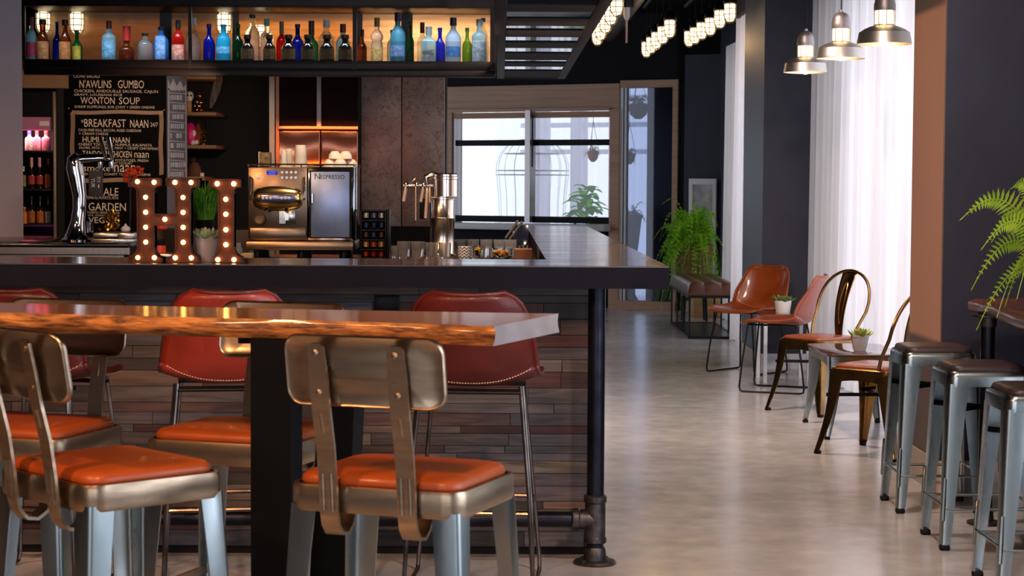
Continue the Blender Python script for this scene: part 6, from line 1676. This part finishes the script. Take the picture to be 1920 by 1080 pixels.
for z, r in ((.45, R0*.86), (z1_-.05, R0), (z1_, R0), (z1_+(z2_-z1_)*.66, R0*.78)): mb.tube([(r*math.cos(2*PI*i/32), r*math.sin(2*PI*i/32), z) for i in range(32)], .006, 5, closed=True)
mb.build('wire', pm('pale_blue_wire', '#d5e4e8', .6), bg_)
mb = MB(); mb.lathe([(R0*.9, 0), (R0*.9, .44), (R0*.86, .449), (0, .449)], seg=32); mb.build('base', pm('pale_stand', '#b9bcc2', .6), bg_)
# hanging terracotta pot and baskets
def hang(label, px, py, t, potc, r, h, n, L, leafm, seed):
    p = wplace(px, py, t); th_ = thing('hanging_plant', label, 'hanging plant', (p.x, p.y, p.z), 0, 'hanging plants behind the far wall')
    mb = MB(); mb.lathe([(r*.3, -h), (r*.75, -h*.7), (r, 0), (r*.92, 0), (r*.6, -h*.5), (0, -h*.6)], seg=20); mb.build('pot', potc, th_, smooth=60)
    mb = MB()
    for k in range(3): a = 2*PI*k/3; mb.tube([(r*.95*math.cos(a), r*.95*math.sin(a), 0), (0, 0, .35)], .003, 5)
    mb.tube([(0, 0, .35), (0, 0, 3.1-p.z)], .003, 5); mb.build('cord', BLACK, th_)
    mb = MB(); rnd = random.Random(seed)
    for i in range(n): frond(mb, (0, 0, -.01), rnd.uniform(0, 2*PI), rnd.uniform(.5, 1)*L, rnd.uniform(.1, .8)*L, rnd.uniform(.2, 1.2)*L, L*.22, 9, rnd, rnd.uniform(-1, 1))
    mb.build('fronds', leafm, th_, smooth=0)
DG = leaf_mat('dim_green', '#39502a', '#55703a', .3)
hang('terracotta pot hanging behind the right window pane', 1112, 284, .9, pm('terracotta', '#b8653a', .7), .07, .12, 16, .12, DG, 1)
hang('large dark hanging basket high behind the glass door', 1197, 196, .45, pm('dark_basket', '#3b2a24', .8), .12, .16, 26, .2, DG, 2)
hang('small hanging plant at mid height behind the glass door', 1180, 288, .75, pm('dark_basket', '#3b2a24'), .075, .12, 18, .13, DG, 3)
p = wplace(1184, 400, .6); zz_ = p.z
ps = thing('stand_plant', 'pale grassy plant in a blue-grey urn low behind the glass door', 'potted plant', (p.x, p.y, 0))
mb = MB(); mb.lathe([(.12, 0), (.1, .04), (.05, .12), (.06, .5), (.1, zz_-.2), (.12, zz_-.02), (.1, zz_-.02), (.05, zz_-.1), (0, zz_-.1)], seg=24); mb.build('urn', pm('blue_grey_urn', '#6f86a4', .35), ps, smooth=60)
mb = MB(); rnd = random.Random(31)
for i in range(30): frond(mb, (0, 0, zz_-.06), rnd.uniform(0, 2*PI), rnd.uniform(.1, .22), rnd.uniform(.05, .22), rnd.uniform(.02, .25), .04, 9, rnd, rnd.uniform(-1, 1))
mb.build('fronds', leaf_mat('pale_grass', '#8fa08c', '#b9c6b4', .3), ps, smooth=0)
# ================================================================== LIGHT AND FINISH
w = bpy.data.worlds.new('sky'); SC.world = w; w.use_nodes = True
bg = w.node_tree.nodes['Background']; bg.inputs['Color'].default_value = C('#e6efff'); bg.inputs['Strength'].default_value = 1.5
# daylight through the windows
DAY = '#dbe7ff'
area('daylight', (2.72, 11.57, 1.45), 5.1, 120, DAY, (0, PI/2, 0), 2.7)
area('daylight', (2.72, 16.45, 1.45), 2.2, 42, DAY, (0, PI/2, 0), 2.7)
area('daylight', (2.72, 3.4, 1.5), 6.0, 190, DAY, (0, PI/2, 0), 2.4)
for a, b_ in RW: area('daylight', ((a+b_)/2, -2.55, 1.6), b_-a, 55, '#e9eeff', (PI/2, 0, 0), 2.0)  # soft fill from behind, through the added, unseen rear windows
spot('bar_spot', (-2.2, 8.9, 1.9), (1.93, 8.7, 1.4), 1000, '#ffc096', 30, .03, .3)
spot('menu_fill', (-1.75, 11.7, 1.9), (-2.75, 13.5, 1.55), 75, '#ffd2a6', 70, .04)  # added lamp below the shelf to lift the chalk menu
spot('aisle_fill', (1.2, 4.2, 3.15), (1.35, 7.4, 0), 400, '#ffe5d4', 120, .15, 1)  # added overhead fill that brightens the aisle floor
spot('aisle_fill', (.9, 10.2, 3.15), (1.3, 11.6, 0), 400, '#ffe5d4', 120, .15, 1)
spot('aisle_fill', (1.1, 7.3, 3.15), (1.3, 9.2, 0), 230, '#ffe5d4', 120, .15, 1)
spot('bar_spot', (-.9, 9.5, 2.9), (-.85, 10.55, 1.3), 130, '#ffe0bc', 75, .06)  # added downlight to brighten the coffee machine and its cups
# warm lamps of the room behind and above the table
for x, y, e in ((-2.6, 2.4, 45), (-.6, 2.0, 40), (-3.6, 5.0, 40)):
    spot('ceiling_spot', (x, y, 3.1), (x+.5, y+2.2, .8), e*7, '#ffbc84', 80, .12)
vs = SC.view_settings; vs.view_transform = 'Standard'; vs.look = 'None'; vs.exposure = 0; vs.gamma = 1; vs.use_curve_mapping = False
cy = SC.cycles
cy.max_bounces = 9; cy.transparent_max_bounces = 14; cy.transmission_bounces = 8; cy.glossy_bounces = 5; cy.diffuse_bounces = 4
cy.caustics_reflective = False; cy.caustics_refractive = False; cy.sample_clamp_indirect = 6; cy.sample_clamp_direct = 0
cy.use_denoising = True
bpy.context.view_layer.update()
